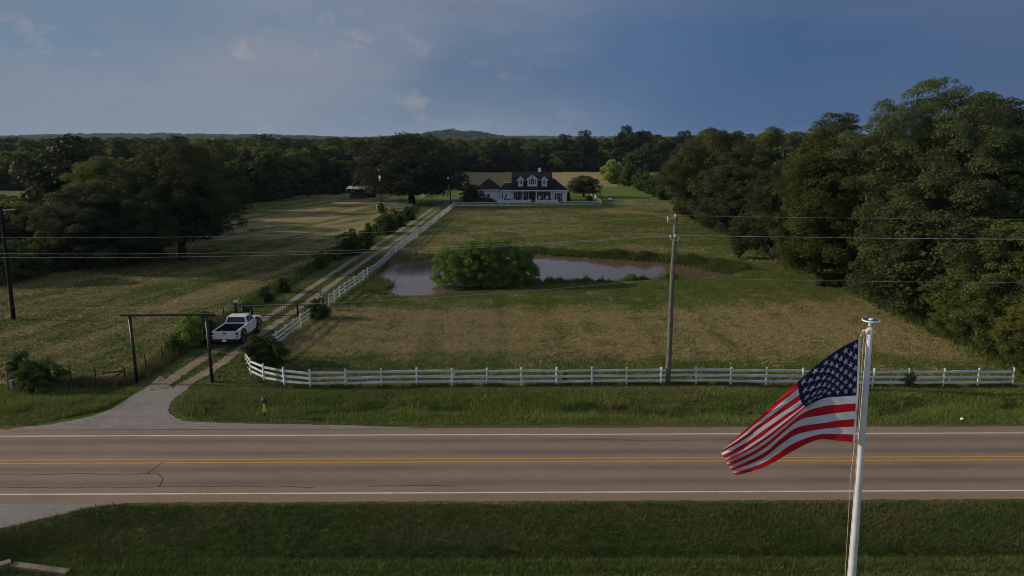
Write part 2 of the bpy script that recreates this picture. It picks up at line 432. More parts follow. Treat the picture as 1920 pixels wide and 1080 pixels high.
M['track'] = track_mat('sandy_gravel_track', (.16, .125, .095), (.30, .245, .19), (.12, .105, .06))
M['gravel'] = track_mat('grey_gravel', (.12, .10, .095), (.23, .20, .19))
def line_mat(name, col, wear):
    t = NT(name); n = t.noise(9, 5, .75); l = t.noise(.8, 5)
    c = t.mix(t.math('MULTIPLY', t.mr(n, .42, .66, .1, wear), t.mr(l, .3, .65, .5, 1.5)), col, (.16, .13, .11)); return t.set(c, .7, .3)
M['line_white'] = line_mat('worn_white_line', (.62, .60, .57), .5)
M['line_yellow'] = line_mat('worn_yellow_line', (.50, .27, .035), .6)
M['tar'] = plain('tar', (.022, .022, .028), .5, .4)
def water_mat():
    t = NT('muddy_water'); n = t.noise(1.2, 4, .5, stretch=(1, 2.2, 1))
    t.bump(n, .06, .05)
    t.set((.110, .074, .050), .05, .5); t.b.inputs['IOR'].default_value = 1.33; return t.m
M['water'] = water_mat()
M['mud'] = plain('wet_mud', (.06, .04, .028), .7, .3, var=.3, vs=2)
def cloth(name, col):
    t = NT(name); n = t.noise(60, 2)
    t.set(t.mix(n, tuple(c*.93 for c in col), col), .7, .2)
    tr = t.n('BsdfTranslucent'); mx = t.n('MixShader'); mx.inputs[0].default_value = .35; tr.inputs[0].default_value = (*col, 1)
    t.L.new(t.b.outputs[0], mx.inputs[1]); t.L.new(tr.outputs[0], mx.inputs[2]); t.L.new(mx.outputs[0], t.N['Material Output'].inputs[0]); return t.m
M['flag_red'] = cloth('red_flag_cloth', (.42, .012, .022)); M['flag_white'] = cloth('white_flag_cloth', (.60, .61, .66)); M['flag_blue'] = cloth('navy_flag_cloth', (.009, .011, .050))

# ------------------------------------------------------------------ ground sheet
def px_poly(*p): return [G(*q) for q in p]
L_TRACK = [G(*p) for p in [(283, 742), (296, 731), (302, 727), (346, 695), (390, 667), (419, 651), (489, 601), (533, 573), (574, 544), (615, 516), (656, 491), (705, 462), (755, 430), (792, 405), (817, 387), (838, 378)]]
R_TRACK = [G(*p) for p in [(325, 742), (340, 727), (349, 720), (409, 686), (456, 651), (502, 617), (549, 585), (590, 557), (622, 532), (656, 508), (700, 480), (730, 463), (780, 427), (812, 401), (827, 390), (848, 379)]]
LFENCE = [G(*p) for p in [(139, 720), (194, 722), (220, 720), (235, 719), (269, 701), (293, 686), (330, 660), (365, 638), (400, 612), (440, 588)]]
LFENCE2 = [G(*p) for p in [(462, 575), (498, 553), (535, 530), (560, 518), (585, 503), (625, 482), (665, 458), (700, 440), (730, 424), (770, 400), (775, 392)]]
def ground():
    rows = [-60, -45, -30, -18, -8, 0, 6, 12, 16, 19]
    y = 21.
    while y < 9500: rows.append(y); y *= 1.0062 if y < 420 else 1.018
    rows = np.array(rows); T = np.linspace(-1, 1, 760)
    T = np.sign(T)*np.abs(T)**1.12
    Y = np.repeat(rows[:, None], len(T), 1); W = 45+.95*np.maximum(Y, 0)
    X = T[None, :]*W
    x = X.ravel(); y = Y.ravel(); z = hgt(x, y); v = ry(x, y)
    nx, ny = len(T), len(rows)
    i = np.arange(nx-1)[None, :]+np.arange(ny-1)[:, None]*nx
    F = np.stack([i, i+1, i+1+nx, i+nx], -1).reshape(-1, 4)
    # colour of the ground cover: R hay, G lush, B dark weeds and painted ditch shade, tone bare soil
    n = fbm(x/6, y/6, 21, 4); n2 = fbm(x/14, y/14, 31, 3)
    hay = np.zeros_like(x); lush = np.zeros_like(x); dk = np.zeros_like(x); soil = np.zeros_like(x)
    # front paddock
    fp = (x > -21.5) & (v > 46.0) & (y < 400)
    band = ss(50.5, 54.5, y+3*(n2-.5)+.03*x)*ss(70.5, 66, y+3*(n-.5)-.10*np.maximum(x-10, 0))
    rowf = fbm(x/.9+.02*y, y/30, 44, 2)-.5
    hay = np.where(fp, .15+.45*band+.35*rowf, hay)
    east = (x > 12) & (y > 50) & (y < 78)
    hay = np.where(fp & east, np.maximum(hay, .62*ss(12, 20, x)*ss(48, 52, y)*ss(80, 72, y)), hay)
    mid = fp & (y > 96)
    hay = np.where(mid, .46+.30*(n2-.5)*2*ss(100, 115, y), hay)
    hay = np.where(fp & (y > 84) & (y < 100), .20, hay)
    # left pasture, mown on the diagonal
    lp = (x < -24.5) & (v > 46.5) & (y < 260)
    row = fbm((x*.96-y*.27)/2.4, (x*.27+y*.96)/22, 41, 3)
    hay = np.where(lp, .56+1.5*(row-.5)+.6*(n2-.5), hay)
    # field behind the house and lawn
    back = inpoly(x, y, [(-60, 262), (38, 262), (45, 300), (75, 396), (-60, 396)])
    hay = np.where(back, .80, hay)
    lawn = inpoly(x, y, [(-30, 182), (-25, 178), (22, 181), (30, 205), (44, 205), (50, 262), (20, 262), (-32, 262), (-34, 215)])
    hay = np.where(lawn, .02, hay); lush = np.where(lawn, .9, lush)
    cl = inpoly(x, y, [(46, 270), (120, 330), (120, 394), (62, 394)]); hay = np.where(cl, .05, hay); lush = np.where(cl, .5, lush)
    # drive verges
    dv = (x > -25.5) & (x < -20.0) & (y > 44) & (y < 60); drv = np.minimum(dline(x, y, L_TRACK), dline(x, y, R_TRACK))
    m = (drv < 2.6+1.2*(n-.5)) & (y > 44); hay = np.where(m, .10, hay); lush = np.where(m, .45, lush)
    mid_ = (drv < .85); hay = np.where(mid_ & (y > 46), .30, hay)
    # road verges
    vg = (v > 38.4) & (v < 46.4); hay = np.where(vg, .02+.35*ss(.52, .75, n)+.30*ss(44.2, 45.8, v), hay); lush = np.where(vg, .55*ss(.35, .6, n2), lush)
    nr = v < 30.6; hay = np.where(nr, .06+.22*ss(.5, .7, n)*ss(26, 29, v)+.22*ss(29.4, 29.9, v), hay); lush = np.where(nr, .35*ss(28, 25, v), lush)
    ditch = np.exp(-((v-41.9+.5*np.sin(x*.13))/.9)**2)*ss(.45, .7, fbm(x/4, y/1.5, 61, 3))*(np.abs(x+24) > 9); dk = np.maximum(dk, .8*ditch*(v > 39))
    dd = np.exp(-((v-26.6)/.35)**2)*ss(.3, .6, fbm(x/2, y/1.5, 62, 3)); dk = np.maximum(dk, .55*dd*(x > -12))  # shadow line of the near ditch, painted into the dark channel
    soil = np.maximum(soil, .8*(v > 38.2)*(v < 39.4)*ss(39.25, 38.6, v+.5*(fbm(x/.8, y/.8, 91, 3)-.5)))
    soil = np.maximum(soil, .8*(v < 30.6)*ss(29.75, 30.2, v+.5*(fbm(x/.8, y/.8, 93, 3)-.5)))
    for bx, by, br in ((19.6, 44.6, .7), (13.6, 44.3, .6), (23.5, 44.9, .8), (27.5, 44.8, .9), (-21, 44.4, .6)):
        soil = np.maximum(soil, .7*ss(br, br*.3, np.hypot((x-bx)*.6, y-by)+.5*(n-.5)))
    # pond banks
    nearp = (np.abs(x-5) < 60) & (y > 55) & (y < 130)
    d = np.full_like(x, 99.); d[nearp] = dline(x[nearp], y[nearp], POND, True); ins = np.zeros_like(x, bool); ins[nearp] = inpoly(x[nearp], y[nearp], POND)
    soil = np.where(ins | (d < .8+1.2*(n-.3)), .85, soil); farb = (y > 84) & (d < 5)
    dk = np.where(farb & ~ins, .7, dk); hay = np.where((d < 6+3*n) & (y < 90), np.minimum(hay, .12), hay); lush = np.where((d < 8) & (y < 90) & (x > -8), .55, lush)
    # woodland floor
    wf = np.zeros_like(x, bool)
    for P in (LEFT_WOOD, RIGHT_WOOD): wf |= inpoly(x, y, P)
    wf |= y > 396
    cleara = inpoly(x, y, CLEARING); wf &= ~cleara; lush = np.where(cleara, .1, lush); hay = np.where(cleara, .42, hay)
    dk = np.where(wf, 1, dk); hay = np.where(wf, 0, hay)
    V = np.stack([x, y, z], 1)
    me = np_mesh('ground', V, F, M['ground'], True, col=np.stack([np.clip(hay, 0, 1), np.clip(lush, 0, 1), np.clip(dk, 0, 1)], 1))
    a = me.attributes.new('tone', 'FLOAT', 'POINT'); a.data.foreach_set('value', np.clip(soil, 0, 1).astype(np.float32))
    tag(link('ground', me), kind='structure')
LEFT_WOOD = [(-110, 68), (-63, 84), (-57, 92), (-62, 107), (-69, 130), (-74, 164), (-71, 195), (-63, 226), (-53, 232), (-45, 252), (-32, 266), (-31, 300), (-33, 396), (-420, 396), (-420, 68)]
RIGHT_WOOD = [(36, 46), (36, 62), (37.5, 85), (38, 132), (38, 160), (48, 205), (140, 240), (300, 300), (300, 44)]
CLEARING = [(-131, 194), (-230, 194), (-270, 246), (-154, 246)]
ground()

def sheet(name, P, z, mat, res=None, follow=0.0):
    """a flat or terrain-following polygon sheet"""
    me = bpy.data.meshes.new(name)
    me.from_pydata([(p[0], p[1], z+(hz(p[0], p[1]) if follow else 0)) for p in P], [], [list(range(len(P)))])
    me.materials.append(mat); me.update(); return link(name, me)
# road
def road():
    a = atan(RSL); r = bpy.data.objects.new('road', None)
    def strip(y0, y1, z, step=4.0, jag=0):
        V = []; xs = np.arange(-420, 421, step); rg = np.random.RandomState(5)
        for x in xs:
            V.append((x, y0+(rg.rand()-.5)*jag, z)); V.append((x, y1+(rg.rand()-.5)*jag, z))
        n = len(xs); return V, [(2*i, 2*i+2, 2*i+3, 2*i+1) for i in range(n-1)]
    V, F = strip(-4.35, 4.2, .012, .35, .10)
    me = np_mesh('road', V, F, M['road']); o = link('road', me); tag(o, kind='structure'); o.location = (0, 34.35, 0); o.rotation_euler = (0, 0, a)
    for nm, y0, w, m in (('edge_line', 3.24, .12, 'line_white'), ('edge_line', -3.52, .12, 'line_white'), ('centre_line', .16, .13, 'line_yellow'), ('centre_line', -.23, .13, 'line_yellow')):
        V, F = strip(y0-w/2, y0+w/2, .016, 8); link(nm, np_mesh(nm, V, F, M[m]), o)
    # dark faded rumble marks between the yellow lines and crack sealing
    mb = MB()
    for k in range(-70, 70):
        if (k*7919) % 5 < 4: mb.add([(k*.62, -.13, .016), (k*.62+.22, -.13, .016), (k*.62+.22, .07, .016), (k*.62, .07, .016)], [(0, 1, 2, 3)])
    mb.build('rumble_mark', plain('rumble_mark', (.26, .13, .03), .8), o)
    def crack(pts, w, seed=1):
        rg = random.Random(seed); mb = MB(); P = []
        for (x0, y0), (x1, y1) in zip(pts, pts[1:]):
            n = max(2, int(math.hypot(x1-x0, y1-y0)/.35))
            for k in range(n): P.append((x0+(x1-x0)*k/n+rg.uniform(-.05, .05), y0+(y1-y0)*k/n+rg.uniform(-.05, .05)))
        P.append(pts[-1]); V = []
        for i, p in enumerate(P):
            q = P[min(i+1, len(P)-1)]; r_ = P[max(0, i-1)]; dx, dy = q[0]-r_[0], q[1]-r_[1]; L = math.hypot(dx, dy)+1e-6; ww = w*rg.uniform(.5, 1.3)
            V += [(p[0]-dy/L*ww/2, p[1]+dx/L*ww/2, .017), (p[0]+dy/L*ww/2, p[1]-dx/L*ww/2, .017)]
        mb.add(V, [(2*i, 2*i+1, 2*i+3, 2*i+2) for i in range(len(P)-1)]); mb.build('crack_seal', M['tar'], o)
    def loc(px, py):
        g = G(px, py); dx, dy = g[0], g[1]-34.35; return (dx*cos(a)+dy*sin(a), -dx*sin(a)+dy*cos(a))
    crack([loc(*p) for p in [(-40, 889), (60, 891), (150, 888), (230, 891), (275, 888), (290, 878), (308, 866)]], .055, 1)
    crack([loc(*p) for p in [(275, 888), (295, 889), (306, 897), (303, 906), (296, 914)]], .07, 2)
    crack([loc(*p) for p in [(-40, 914), (100, 915), (250, 914), (440, 912), (590, 914)]], .045, 3)
    crack([loc(*p) for p in [(1020, 828), (1060, 826), (1090, 824), (1180, 826), (1300, 827)]], .03, 4)
    crack([loc(*p) for p in [(690, 913), (760, 910), (850, 912)]], .05, 5)
road()
def drive():
    rg = random.Random(3)
    P = [(20, 807), (28, 803), (90, 797), (150, 786), (200, 771), (235, 750), (262, 735), (290, 715), (302, 706), (325, 728), (341, 727), (362, 712), (352, 730), (330, 745), (318, 762), (318, 775), (335, 787), (370, 792), (450, 795), (560, 797), (680, 799), (790, 803.5), (800, 807)]
    V = smooth_poly([G(*p) for p in P], 6, False); V = [(x+rg.uniform(-.08, .08), y+rg.uniform(-.06, .06)) for x, y in V]
    V = [(x, y) for x, y in V]; o = sheet('driveway', [(x, max(y, 38.45+RSL*x)) for x, y in V], .03, M['apron'], follow=1); tag(o, kind='structure')
    V = [(x+rg.uniform(-.05, .05), y+rg.uniform(-.04, .04)) for x, y in smooth_poly(SIDE, 8, False)]
    # entrance on the near side of the road
    o = sheet('side_road', [(x, min(y, 30.2), 0) for x, y in V], .008, M['apron'], follow=0); tag(o, kind='structure')
    for pts, w in ((L_TRACK, .95), (R_TRACK, .95)):
        C = smooth_poly(pts, 16, False); V = []
        for i, p in enumerate(C):
            q = C[min(i+1, len(C)-1)]; r_ = C[max(0, i-1)]; dx, dy = q[0]-r_[0], q[1]-r_[1]; L = math.hypot(dx, dy)+1e-6
            for s_ in (-1, -.33, .33, 1):
                ww = w/2*(1+(rg.uniform(-.30, .25) if abs(s_) == 1 else 0)); x = p[0]-dy/L*ww*s_; y = p[1]+dx/L*ww*s_
                V.append((x, y, hz(x, y)+(.035 if i > 14 else .018)))
        n = len(C); F = [(4*i+k, 4*i+k+1, 4*i+k+5, 4*i+k+4) for i in range(n-1) for k in range(3)]
        tag(link('track', np_mesh('track', V, F, M['track'])), kind='structure')
    V = smooth_poly([G(*p) for p in [(812, 391), (828, 381), (842, 374), (862, 371), (905, 369), (940, 368), (942, 373), (905, 376), (868, 378), (856, 382), (845, 388), (830, 394)]], 5)
    V3 = [(x, y, hz(x, y)+.05) for x, y in V]
    c = (sum(p[0] for p in V3)/len(V3), sum(p[1] for p in V3)/len(V3)); V3.append((c[0], c[1], hz(*c)+.06)); n = len(V)
    o = link('gravel_drive', np_mesh('gravel_drive', V3, [(i, (i+1) % n, n) for i in range(n)], M['gravel'])); tag(o, kind='structure')
    me = bpy.data.meshes.new('pond'); c = np.mean(np.array(POND), 0)
    # water sheet a little wider than the shoreline, cut by the banks
    P = []
    for i, p in enumerate(POND):
        q = POND[(i+1) % len(POND)]; r_ = POND[i-1]; dx, dy = q[0]-r_[0], q[1]-r_[1]; L = math.hypot(dx, dy)+1e-6
        P.append((p[0]+dy/L*.15, p[1]-dx/L*.15, WATER_Z))
    me.from_pydata(P, [], [list(range(len(P)))]); me.materials.append(M['water']); me.update(); tag(link('pond_water', me), kind='structure')
drive()

# ------------------------------------------------------------------ leaves, crowns, trees
def quads(pos, nrm, size, asp, rng, tilt=None):
    n = len(pos); nrm = nrm/np.linalg.norm(nrm, axis=1, keepdims=True)
    r = rng.normal(size=(n, 3)); u = np.cross(nrm, r); u /= np.linalg.norm(u, axis=1, keepdims=True)+1e-9; w = np.cross(nrm, u)
    s = size[:, None]; a = u*s*.5; b = w*s*.5*asp
    V = np.stack([pos-a, pos-b*1.0+a*.1, pos+a, pos+b+a*.1], 1).reshape(-1, 3)
    return V, np.arange(n*4).reshape(-1, 4)
PROF = {'round': lambda t: np.sqrt(np.clip(1-((t-.42)/.60)**2, 0.02, 1)),
        'oak': lambda t: np.sqrt(np.clip(1-((t-.30)/.72)**2, 0.02, 1)),
        'tall': lambda t: np.clip(np.sin(pi*np.clip(t*.93+.05, 0, 1))**.62, .05, 1)*(1-.30*t),
        'shrub': lambda t: np.sqrt(np.clip(1-((t-.15)/.88)**2, 0.02, 1)),
        'cedar': lambda t: np.clip((1-t)**.7*(.55+.9*t), .03, 1)*1.15}
def crown_mesh(name, mat, seed, H, Rr, z0, prof, nclump, nleaf, leaf, cr, flat=.75):
    rng = np.random.RandomState(seed); P = PROF[prof]
    t = rng.rand(nclump*4); keep = rng.rand(nclump*4) < P(t); t = t[keep][:nclump]; k = len(t)
    ang = rng.rand(k)*2*pi
    lob = 1+.20*np.sin(ang*3+seed+t*5)+.15*np.sin(ang*5+seed*2-t*7)+.15*rng.randn(k)
    t = np.clip(t+.035*rng.randn(k), 0, 1.04); rad = (Rr-cr*.5)*P(np.clip(t, 0, 1))*np.clip(lob, .5, 1.4)*np.where(rng.rand(k) < .74, .78+.22*rng.rand(k), .3+.5*rng.rand(k))
    C = np.stack([rad*np.cos(ang), rad*np.sin(ang), z0+cr*.4+t*(H-z0-cr*.8)], 1)
    cs = cr*(.42+1.05*rng.rand(k)); per = np.maximum(4, (nleaf/k*(cs/cr)**2/1.0)).astype(int)
    idx = np.repeat(np.arange(k), per); n = len(idx)
    d = rng.normal(size=(n, 3)); d /= np.linalg.norm(d, axis=1, keepdims=True); d[:, 2] = np.where(d[:, 2] < -.35, -d[:, 2], d[:, 2])
    pos = C[idx]+d*(cs[idx]*(.55+.50*rng.rand(n)**.7))[:, None]*np.array([1, 1, flat])
    pos[:, 2] = np.maximum(pos[:, 2], .05)
    nr = d+.75*rng.normal(size=(n, 3))+np.array([0, 0, .35])
    sz = leaf*(.6+.8*rng.rand(n)); cc = rng.rand(k)[idx]*.55+rng.rand(n)*.45; c2 = rng.rand(k)[idx]
    # inner foliage fills the heart of the crown, tinted darker as painted shade
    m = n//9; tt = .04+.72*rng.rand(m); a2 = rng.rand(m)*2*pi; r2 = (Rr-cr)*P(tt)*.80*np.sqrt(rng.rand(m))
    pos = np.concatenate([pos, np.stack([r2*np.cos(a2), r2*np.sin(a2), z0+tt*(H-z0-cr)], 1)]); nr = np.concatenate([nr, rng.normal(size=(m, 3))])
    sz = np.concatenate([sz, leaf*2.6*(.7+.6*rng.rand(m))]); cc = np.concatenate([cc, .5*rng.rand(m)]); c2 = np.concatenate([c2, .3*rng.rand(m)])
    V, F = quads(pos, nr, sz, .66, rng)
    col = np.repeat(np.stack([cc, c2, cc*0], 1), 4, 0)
    return np_mesh(name, V, F, mat, False, col=col), C
def trunk_mesh(name, seed, H, r, z0, C, nl=8, lean=.03):
    rg = random.Random(seed); mb = MB(); pts = []; rs = []
    for i in range(7):
        t = i/6; pts.append((sin(t*3+seed)*H*lean*t, cos(t*2+seed)*H*lean*t, t*H*.82-.15)); rs.append(r*(1.35 if i == 0 else 1)*(1-.85*t))
    mb.tube(pts, rs, 8)
    if len(C):
        for k in range(nl):
            c = C[rg.randrange(len(C))]; ft = rg.uniform(.12, .55); b = Vector(pts[0]).lerp(Vector(pts[-1]), ft)
            b = Vector((pts[int(ft*6)][0], pts[int(ft*6)][1], b.z)); e = Vector(c)
            if e.z < b.z+.2: e.z = b.z+.3
            m = b.lerp(e, .5)+Vector((0, 0, (e-b).length*.10)); q = r*(1-.8*ft)*.5
            mb.tube([b, m, e], [q, q*.65, q*.2], 5)
    o = mb.build('trunk', M['bark']); me = o.data; bpy.data.objects.remove(o); me.name = name; return me
PROTO = {}
def proto(key, mat, seed, H, Rr, z0, prof, nclump, nleaf, leaf, cr, tr=None, nl=8, flat=.75):
    c, C = crown_mesh('crown_'+key, M[mat], seed, H, Rr, z0, prof, nclump, nleaf, leaf, cr, flat)
    t = trunk_mesh('trunk_'+key, seed, H, tr or H*.022, z0, C, nl)
    PROTO[key] = (c, t, H)
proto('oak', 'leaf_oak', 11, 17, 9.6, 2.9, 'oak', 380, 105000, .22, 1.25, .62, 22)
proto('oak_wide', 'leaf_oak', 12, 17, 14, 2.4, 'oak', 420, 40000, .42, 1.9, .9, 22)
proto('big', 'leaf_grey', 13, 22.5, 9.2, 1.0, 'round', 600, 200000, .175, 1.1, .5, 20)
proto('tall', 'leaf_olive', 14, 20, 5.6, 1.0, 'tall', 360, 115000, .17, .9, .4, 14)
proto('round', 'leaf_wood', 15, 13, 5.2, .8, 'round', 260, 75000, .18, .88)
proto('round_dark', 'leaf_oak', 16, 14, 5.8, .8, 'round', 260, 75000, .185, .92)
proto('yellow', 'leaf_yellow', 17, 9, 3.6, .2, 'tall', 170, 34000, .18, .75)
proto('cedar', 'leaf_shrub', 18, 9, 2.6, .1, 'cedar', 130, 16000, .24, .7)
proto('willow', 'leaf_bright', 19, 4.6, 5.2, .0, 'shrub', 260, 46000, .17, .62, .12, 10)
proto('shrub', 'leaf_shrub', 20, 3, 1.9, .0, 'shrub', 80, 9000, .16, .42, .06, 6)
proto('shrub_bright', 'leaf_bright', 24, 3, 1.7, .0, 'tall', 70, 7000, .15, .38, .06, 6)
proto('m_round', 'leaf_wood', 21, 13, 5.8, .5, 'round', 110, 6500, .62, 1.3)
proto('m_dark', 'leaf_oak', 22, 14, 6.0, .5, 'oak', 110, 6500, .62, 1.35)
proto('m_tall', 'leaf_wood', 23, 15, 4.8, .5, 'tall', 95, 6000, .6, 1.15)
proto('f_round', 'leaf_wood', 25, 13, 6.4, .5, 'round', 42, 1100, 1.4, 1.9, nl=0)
proto('f_dark', 'leaf_grey', 26, 13, 6.6, .5, 'oak', 42, 1100, 1.4, 1.9, nl=0)
def tree(key, x, y, H, w=1.0, label='', cat='tree', group=None, name=None, rz=None, z=None):
    c, t, h0 = PROTO[key]; s = H/h0
    o = thing(name or 'leafy_tree', label, cat, (x, y, (hz(x, y) if z is None else z)-.05), (x*7.3+y*3.1) % 6.28 if rz is None else rz, group, (s*w, s*w, s))
    link('crown', c, o); link('trunk' if cat != 'shrub' else 'stem', t, o); return o
def tpx(key, px, D, topy, w, label, **k):
    """tree whose top shows at (px, topy), standing D metres ahead, crown w times the prototype's"""
    x, y, z = AT(px, topy, D); return tree(key, x, y, z-hz(x, y), w, label, **k)
# --- named trees
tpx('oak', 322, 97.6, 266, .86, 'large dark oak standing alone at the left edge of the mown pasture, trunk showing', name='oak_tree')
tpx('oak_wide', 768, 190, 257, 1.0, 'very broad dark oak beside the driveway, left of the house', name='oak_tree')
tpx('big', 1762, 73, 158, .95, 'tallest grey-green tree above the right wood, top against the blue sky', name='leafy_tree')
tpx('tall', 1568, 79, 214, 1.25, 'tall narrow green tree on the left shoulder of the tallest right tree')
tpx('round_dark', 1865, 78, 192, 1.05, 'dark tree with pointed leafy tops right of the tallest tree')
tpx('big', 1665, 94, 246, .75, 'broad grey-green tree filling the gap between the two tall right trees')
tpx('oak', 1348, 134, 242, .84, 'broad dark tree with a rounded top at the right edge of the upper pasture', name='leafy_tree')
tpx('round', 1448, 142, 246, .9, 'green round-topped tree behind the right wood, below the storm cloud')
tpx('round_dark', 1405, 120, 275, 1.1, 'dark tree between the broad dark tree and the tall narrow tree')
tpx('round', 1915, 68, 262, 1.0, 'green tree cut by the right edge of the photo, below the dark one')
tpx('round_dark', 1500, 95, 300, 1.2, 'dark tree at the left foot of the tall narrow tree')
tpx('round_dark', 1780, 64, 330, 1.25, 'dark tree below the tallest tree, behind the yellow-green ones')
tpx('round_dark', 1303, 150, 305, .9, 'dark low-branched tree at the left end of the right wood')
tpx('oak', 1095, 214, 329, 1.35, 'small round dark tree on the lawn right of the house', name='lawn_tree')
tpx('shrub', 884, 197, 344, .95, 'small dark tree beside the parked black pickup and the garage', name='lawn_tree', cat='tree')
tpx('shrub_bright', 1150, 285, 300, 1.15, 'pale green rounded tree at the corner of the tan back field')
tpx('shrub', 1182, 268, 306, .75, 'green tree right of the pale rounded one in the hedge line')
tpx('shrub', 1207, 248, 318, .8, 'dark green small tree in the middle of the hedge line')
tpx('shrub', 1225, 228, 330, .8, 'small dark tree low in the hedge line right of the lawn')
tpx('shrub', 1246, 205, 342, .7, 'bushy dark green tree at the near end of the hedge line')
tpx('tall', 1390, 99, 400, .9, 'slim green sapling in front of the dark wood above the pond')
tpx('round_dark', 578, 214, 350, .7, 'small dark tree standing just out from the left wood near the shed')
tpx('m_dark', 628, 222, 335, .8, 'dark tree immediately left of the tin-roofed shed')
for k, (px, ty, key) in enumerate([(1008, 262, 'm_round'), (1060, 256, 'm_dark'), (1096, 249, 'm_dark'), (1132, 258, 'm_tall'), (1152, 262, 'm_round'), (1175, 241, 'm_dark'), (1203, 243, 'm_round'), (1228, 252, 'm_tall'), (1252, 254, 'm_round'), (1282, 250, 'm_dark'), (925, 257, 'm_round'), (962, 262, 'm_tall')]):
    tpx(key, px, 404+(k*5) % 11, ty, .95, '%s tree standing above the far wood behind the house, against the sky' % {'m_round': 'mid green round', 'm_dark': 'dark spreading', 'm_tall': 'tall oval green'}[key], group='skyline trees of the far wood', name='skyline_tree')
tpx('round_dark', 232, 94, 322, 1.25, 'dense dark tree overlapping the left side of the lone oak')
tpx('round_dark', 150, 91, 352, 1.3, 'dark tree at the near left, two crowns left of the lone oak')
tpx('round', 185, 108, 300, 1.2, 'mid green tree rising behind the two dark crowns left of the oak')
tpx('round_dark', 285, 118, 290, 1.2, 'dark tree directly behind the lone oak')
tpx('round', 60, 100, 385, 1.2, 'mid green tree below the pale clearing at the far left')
# pond bush, built of four crowns' worth of willow growing as one clump
b = thing('willow_bush', 'big bright green willow bush growing in the brown pond', 'bush', (*G(905, 532)[:2], WATER_Z), .4)
def bushmesh():
    Vs = []; Fs = []; Cs = []; off = 0; rng = np.random.RandomState(7)
    for k, (dx, dy, s, sz, w) in enumerate([(-3.2, .3, .62, .86, 1), (-.8, 0, .66, 1.0, 1), (1.6, .5, .64, 1.02, 1), (3.7, .2, .62, .88, 1), (0, 1.6, .7, .95, 1), (-2.2, 1.4, .55, .9, 1), (2.8, 1.6, .55, .85, 1)]):
        nc = 150; nl = 24000; t = rng.rand(nc); ang = rng.rand(nc)*2*pi; Rr = 4.3*s
        rad = Rr*np.sqrt(np.clip(1-((t-.3)/.78)**2, .03, 1))*(.75+.3*rng.rand(nc))
        C = np.stack([dx+rad*np.cos(ang), dy+rad*np.sin(ang), .15+t*4.9*sz], 1); idx = rng.randint(0, nc, nl)
        d = rng.normal(size=(nl, 3)); d /= np.linalg.norm(d, axis=1, keepdims=True); d[:, 2] = np.abs(d[:, 2])*1.25-.3
        pos = C[idx]+d*(.48*(.5+.55*rng.rand(nl)))[:, None]; pos[:, 2] = np.maximum(pos[:, 2], .05)
        V, F = quads(pos, d+.7*rng.normal(size=(nl, 3)), .15*(.6+.8*rng.rand(nl)), .5, rng)
        cc = rng.rand(nc)[idx]*.5+rng.rand(nl)*.5; Vs.append(V); Fs.append(F+off); off += len(V); Cs.append(np.repeat(np.stack([cc, rng.rand(nc)[idx], cc*0], 1), 4, 0))
    return np_mesh('foliage', np.concatenate(Vs), np.concatenate(Fs), M['leaf_bright'], False, col=np.concatenate(Cs))
b.rotation_euler = (0, 0, 0)
link('foliage', bushmesh(), b)
st = MB()
for k in range(14):
    a = k*2.4; st.tube([(cos(a)*1.5-1+k*.2, sin(a)*.6+.5, -.3), (cos(a)*2.4-1+k*.2, sin(a)+.5, 1.4), (cos(a)*3-1+k*.2, sin(a)*1.4+.5, 3)], [.06, .045, .02], 5)
st.build('stem', M['bark'], b)
# --- shrubs one by one: (proto, px, py of base, height m, width, label)
SH = [('shrub', 494, 686, 2.4, .95, 'dense green bush inside the curve of the white fence, behind the pickup'),
      ('shrub', 596, 597, 2.0, .85, 'dark bush at the gate end of the white fence'),
      ('shrub', 74, 727, 2.0, 1.1, 'dark spreading bush by the wire fence near the orange marker'),
      ('shrub', 42, 716, 2.2, .7, 'thin green bush between the orange marker and the dark spreading bush'),
      ('shrub', 330, 664, 1.7, .65, 'small bushy tree on the wire fence, just past the entrance frame'),
      ('shrub_bright', 362, 650, 2.9, .75, 'tall light green shrub behind the entrance frame, left of the pickup'),
      ('shrub', 388, 640, 2.6, .75, 'dark shrub against the left side of the white pickup'),
      ('shrub', 497, 566, 1.7, .75, 'rounded shrub on the wire fence beyond the gate'),
      ('shrub', 531, 547, 1.7, .8, 'second rounded shrub on the wire fence beyond the gate'),
      ('shrub', 600, 503, 2.2, .7, 'loose green shrub on the fence line, halfway along the driveway'),
      ('shrub', 630, 487, 2.0, .8, 'low shrub just before the largest driveway bush'),
      ('shrub', 656, 478, 3.6, .8, 'largest dark round bush on the left of the driveway'),
      ('shrub', 680, 470, 2.8, .8, 'dark bush right behind the largest driveway bush'),
      ('cedar', 692, 459, 3.6, .9, 'pointed dark bush in the middle of the driveway hedge'),
      ('shrub', 722, 438, 3.6, 1.0, 'wide dark bush in the upper driveway hedge'),
      ('shrub', 745, 424, 3.2, .9, 'dark bush next to the last of the driveway hedge'),
      ('shrub', 765, 412, 2.9, .9, 'last dark bush of the driveway hedge, nearest the oak'),
      ('shrub', 716, 399, 2.2, .7, 'small bush at the foot of the transformer pole'),
      ('shrub', 1105, 378, 1.8, .8, 'dark low bush at the right corner of the house lawn'),
      ('shrub_bright', 1057, 697+18, 1.1, .45, 'sapling growing through the white front fence near its middle'),
      ('shrub', 1702, 724, 1.1, .6, 'weedy vine climbing a white fence post right of the flagpole'),
      ('shrub', 1660, 330, 1, 1, None),
      ('shrub_bright', 1545, 536, 3.4, .6, 'silvery green cane clump at the edge of the right wood')]
for key, px, py, H, w, lab in SH:
    if not lab: continue
    x, y, z = GH(px, py); tree(key, x, y, H, w, lab, 'shrub', name='shrub', group='shrubs around the pasture')
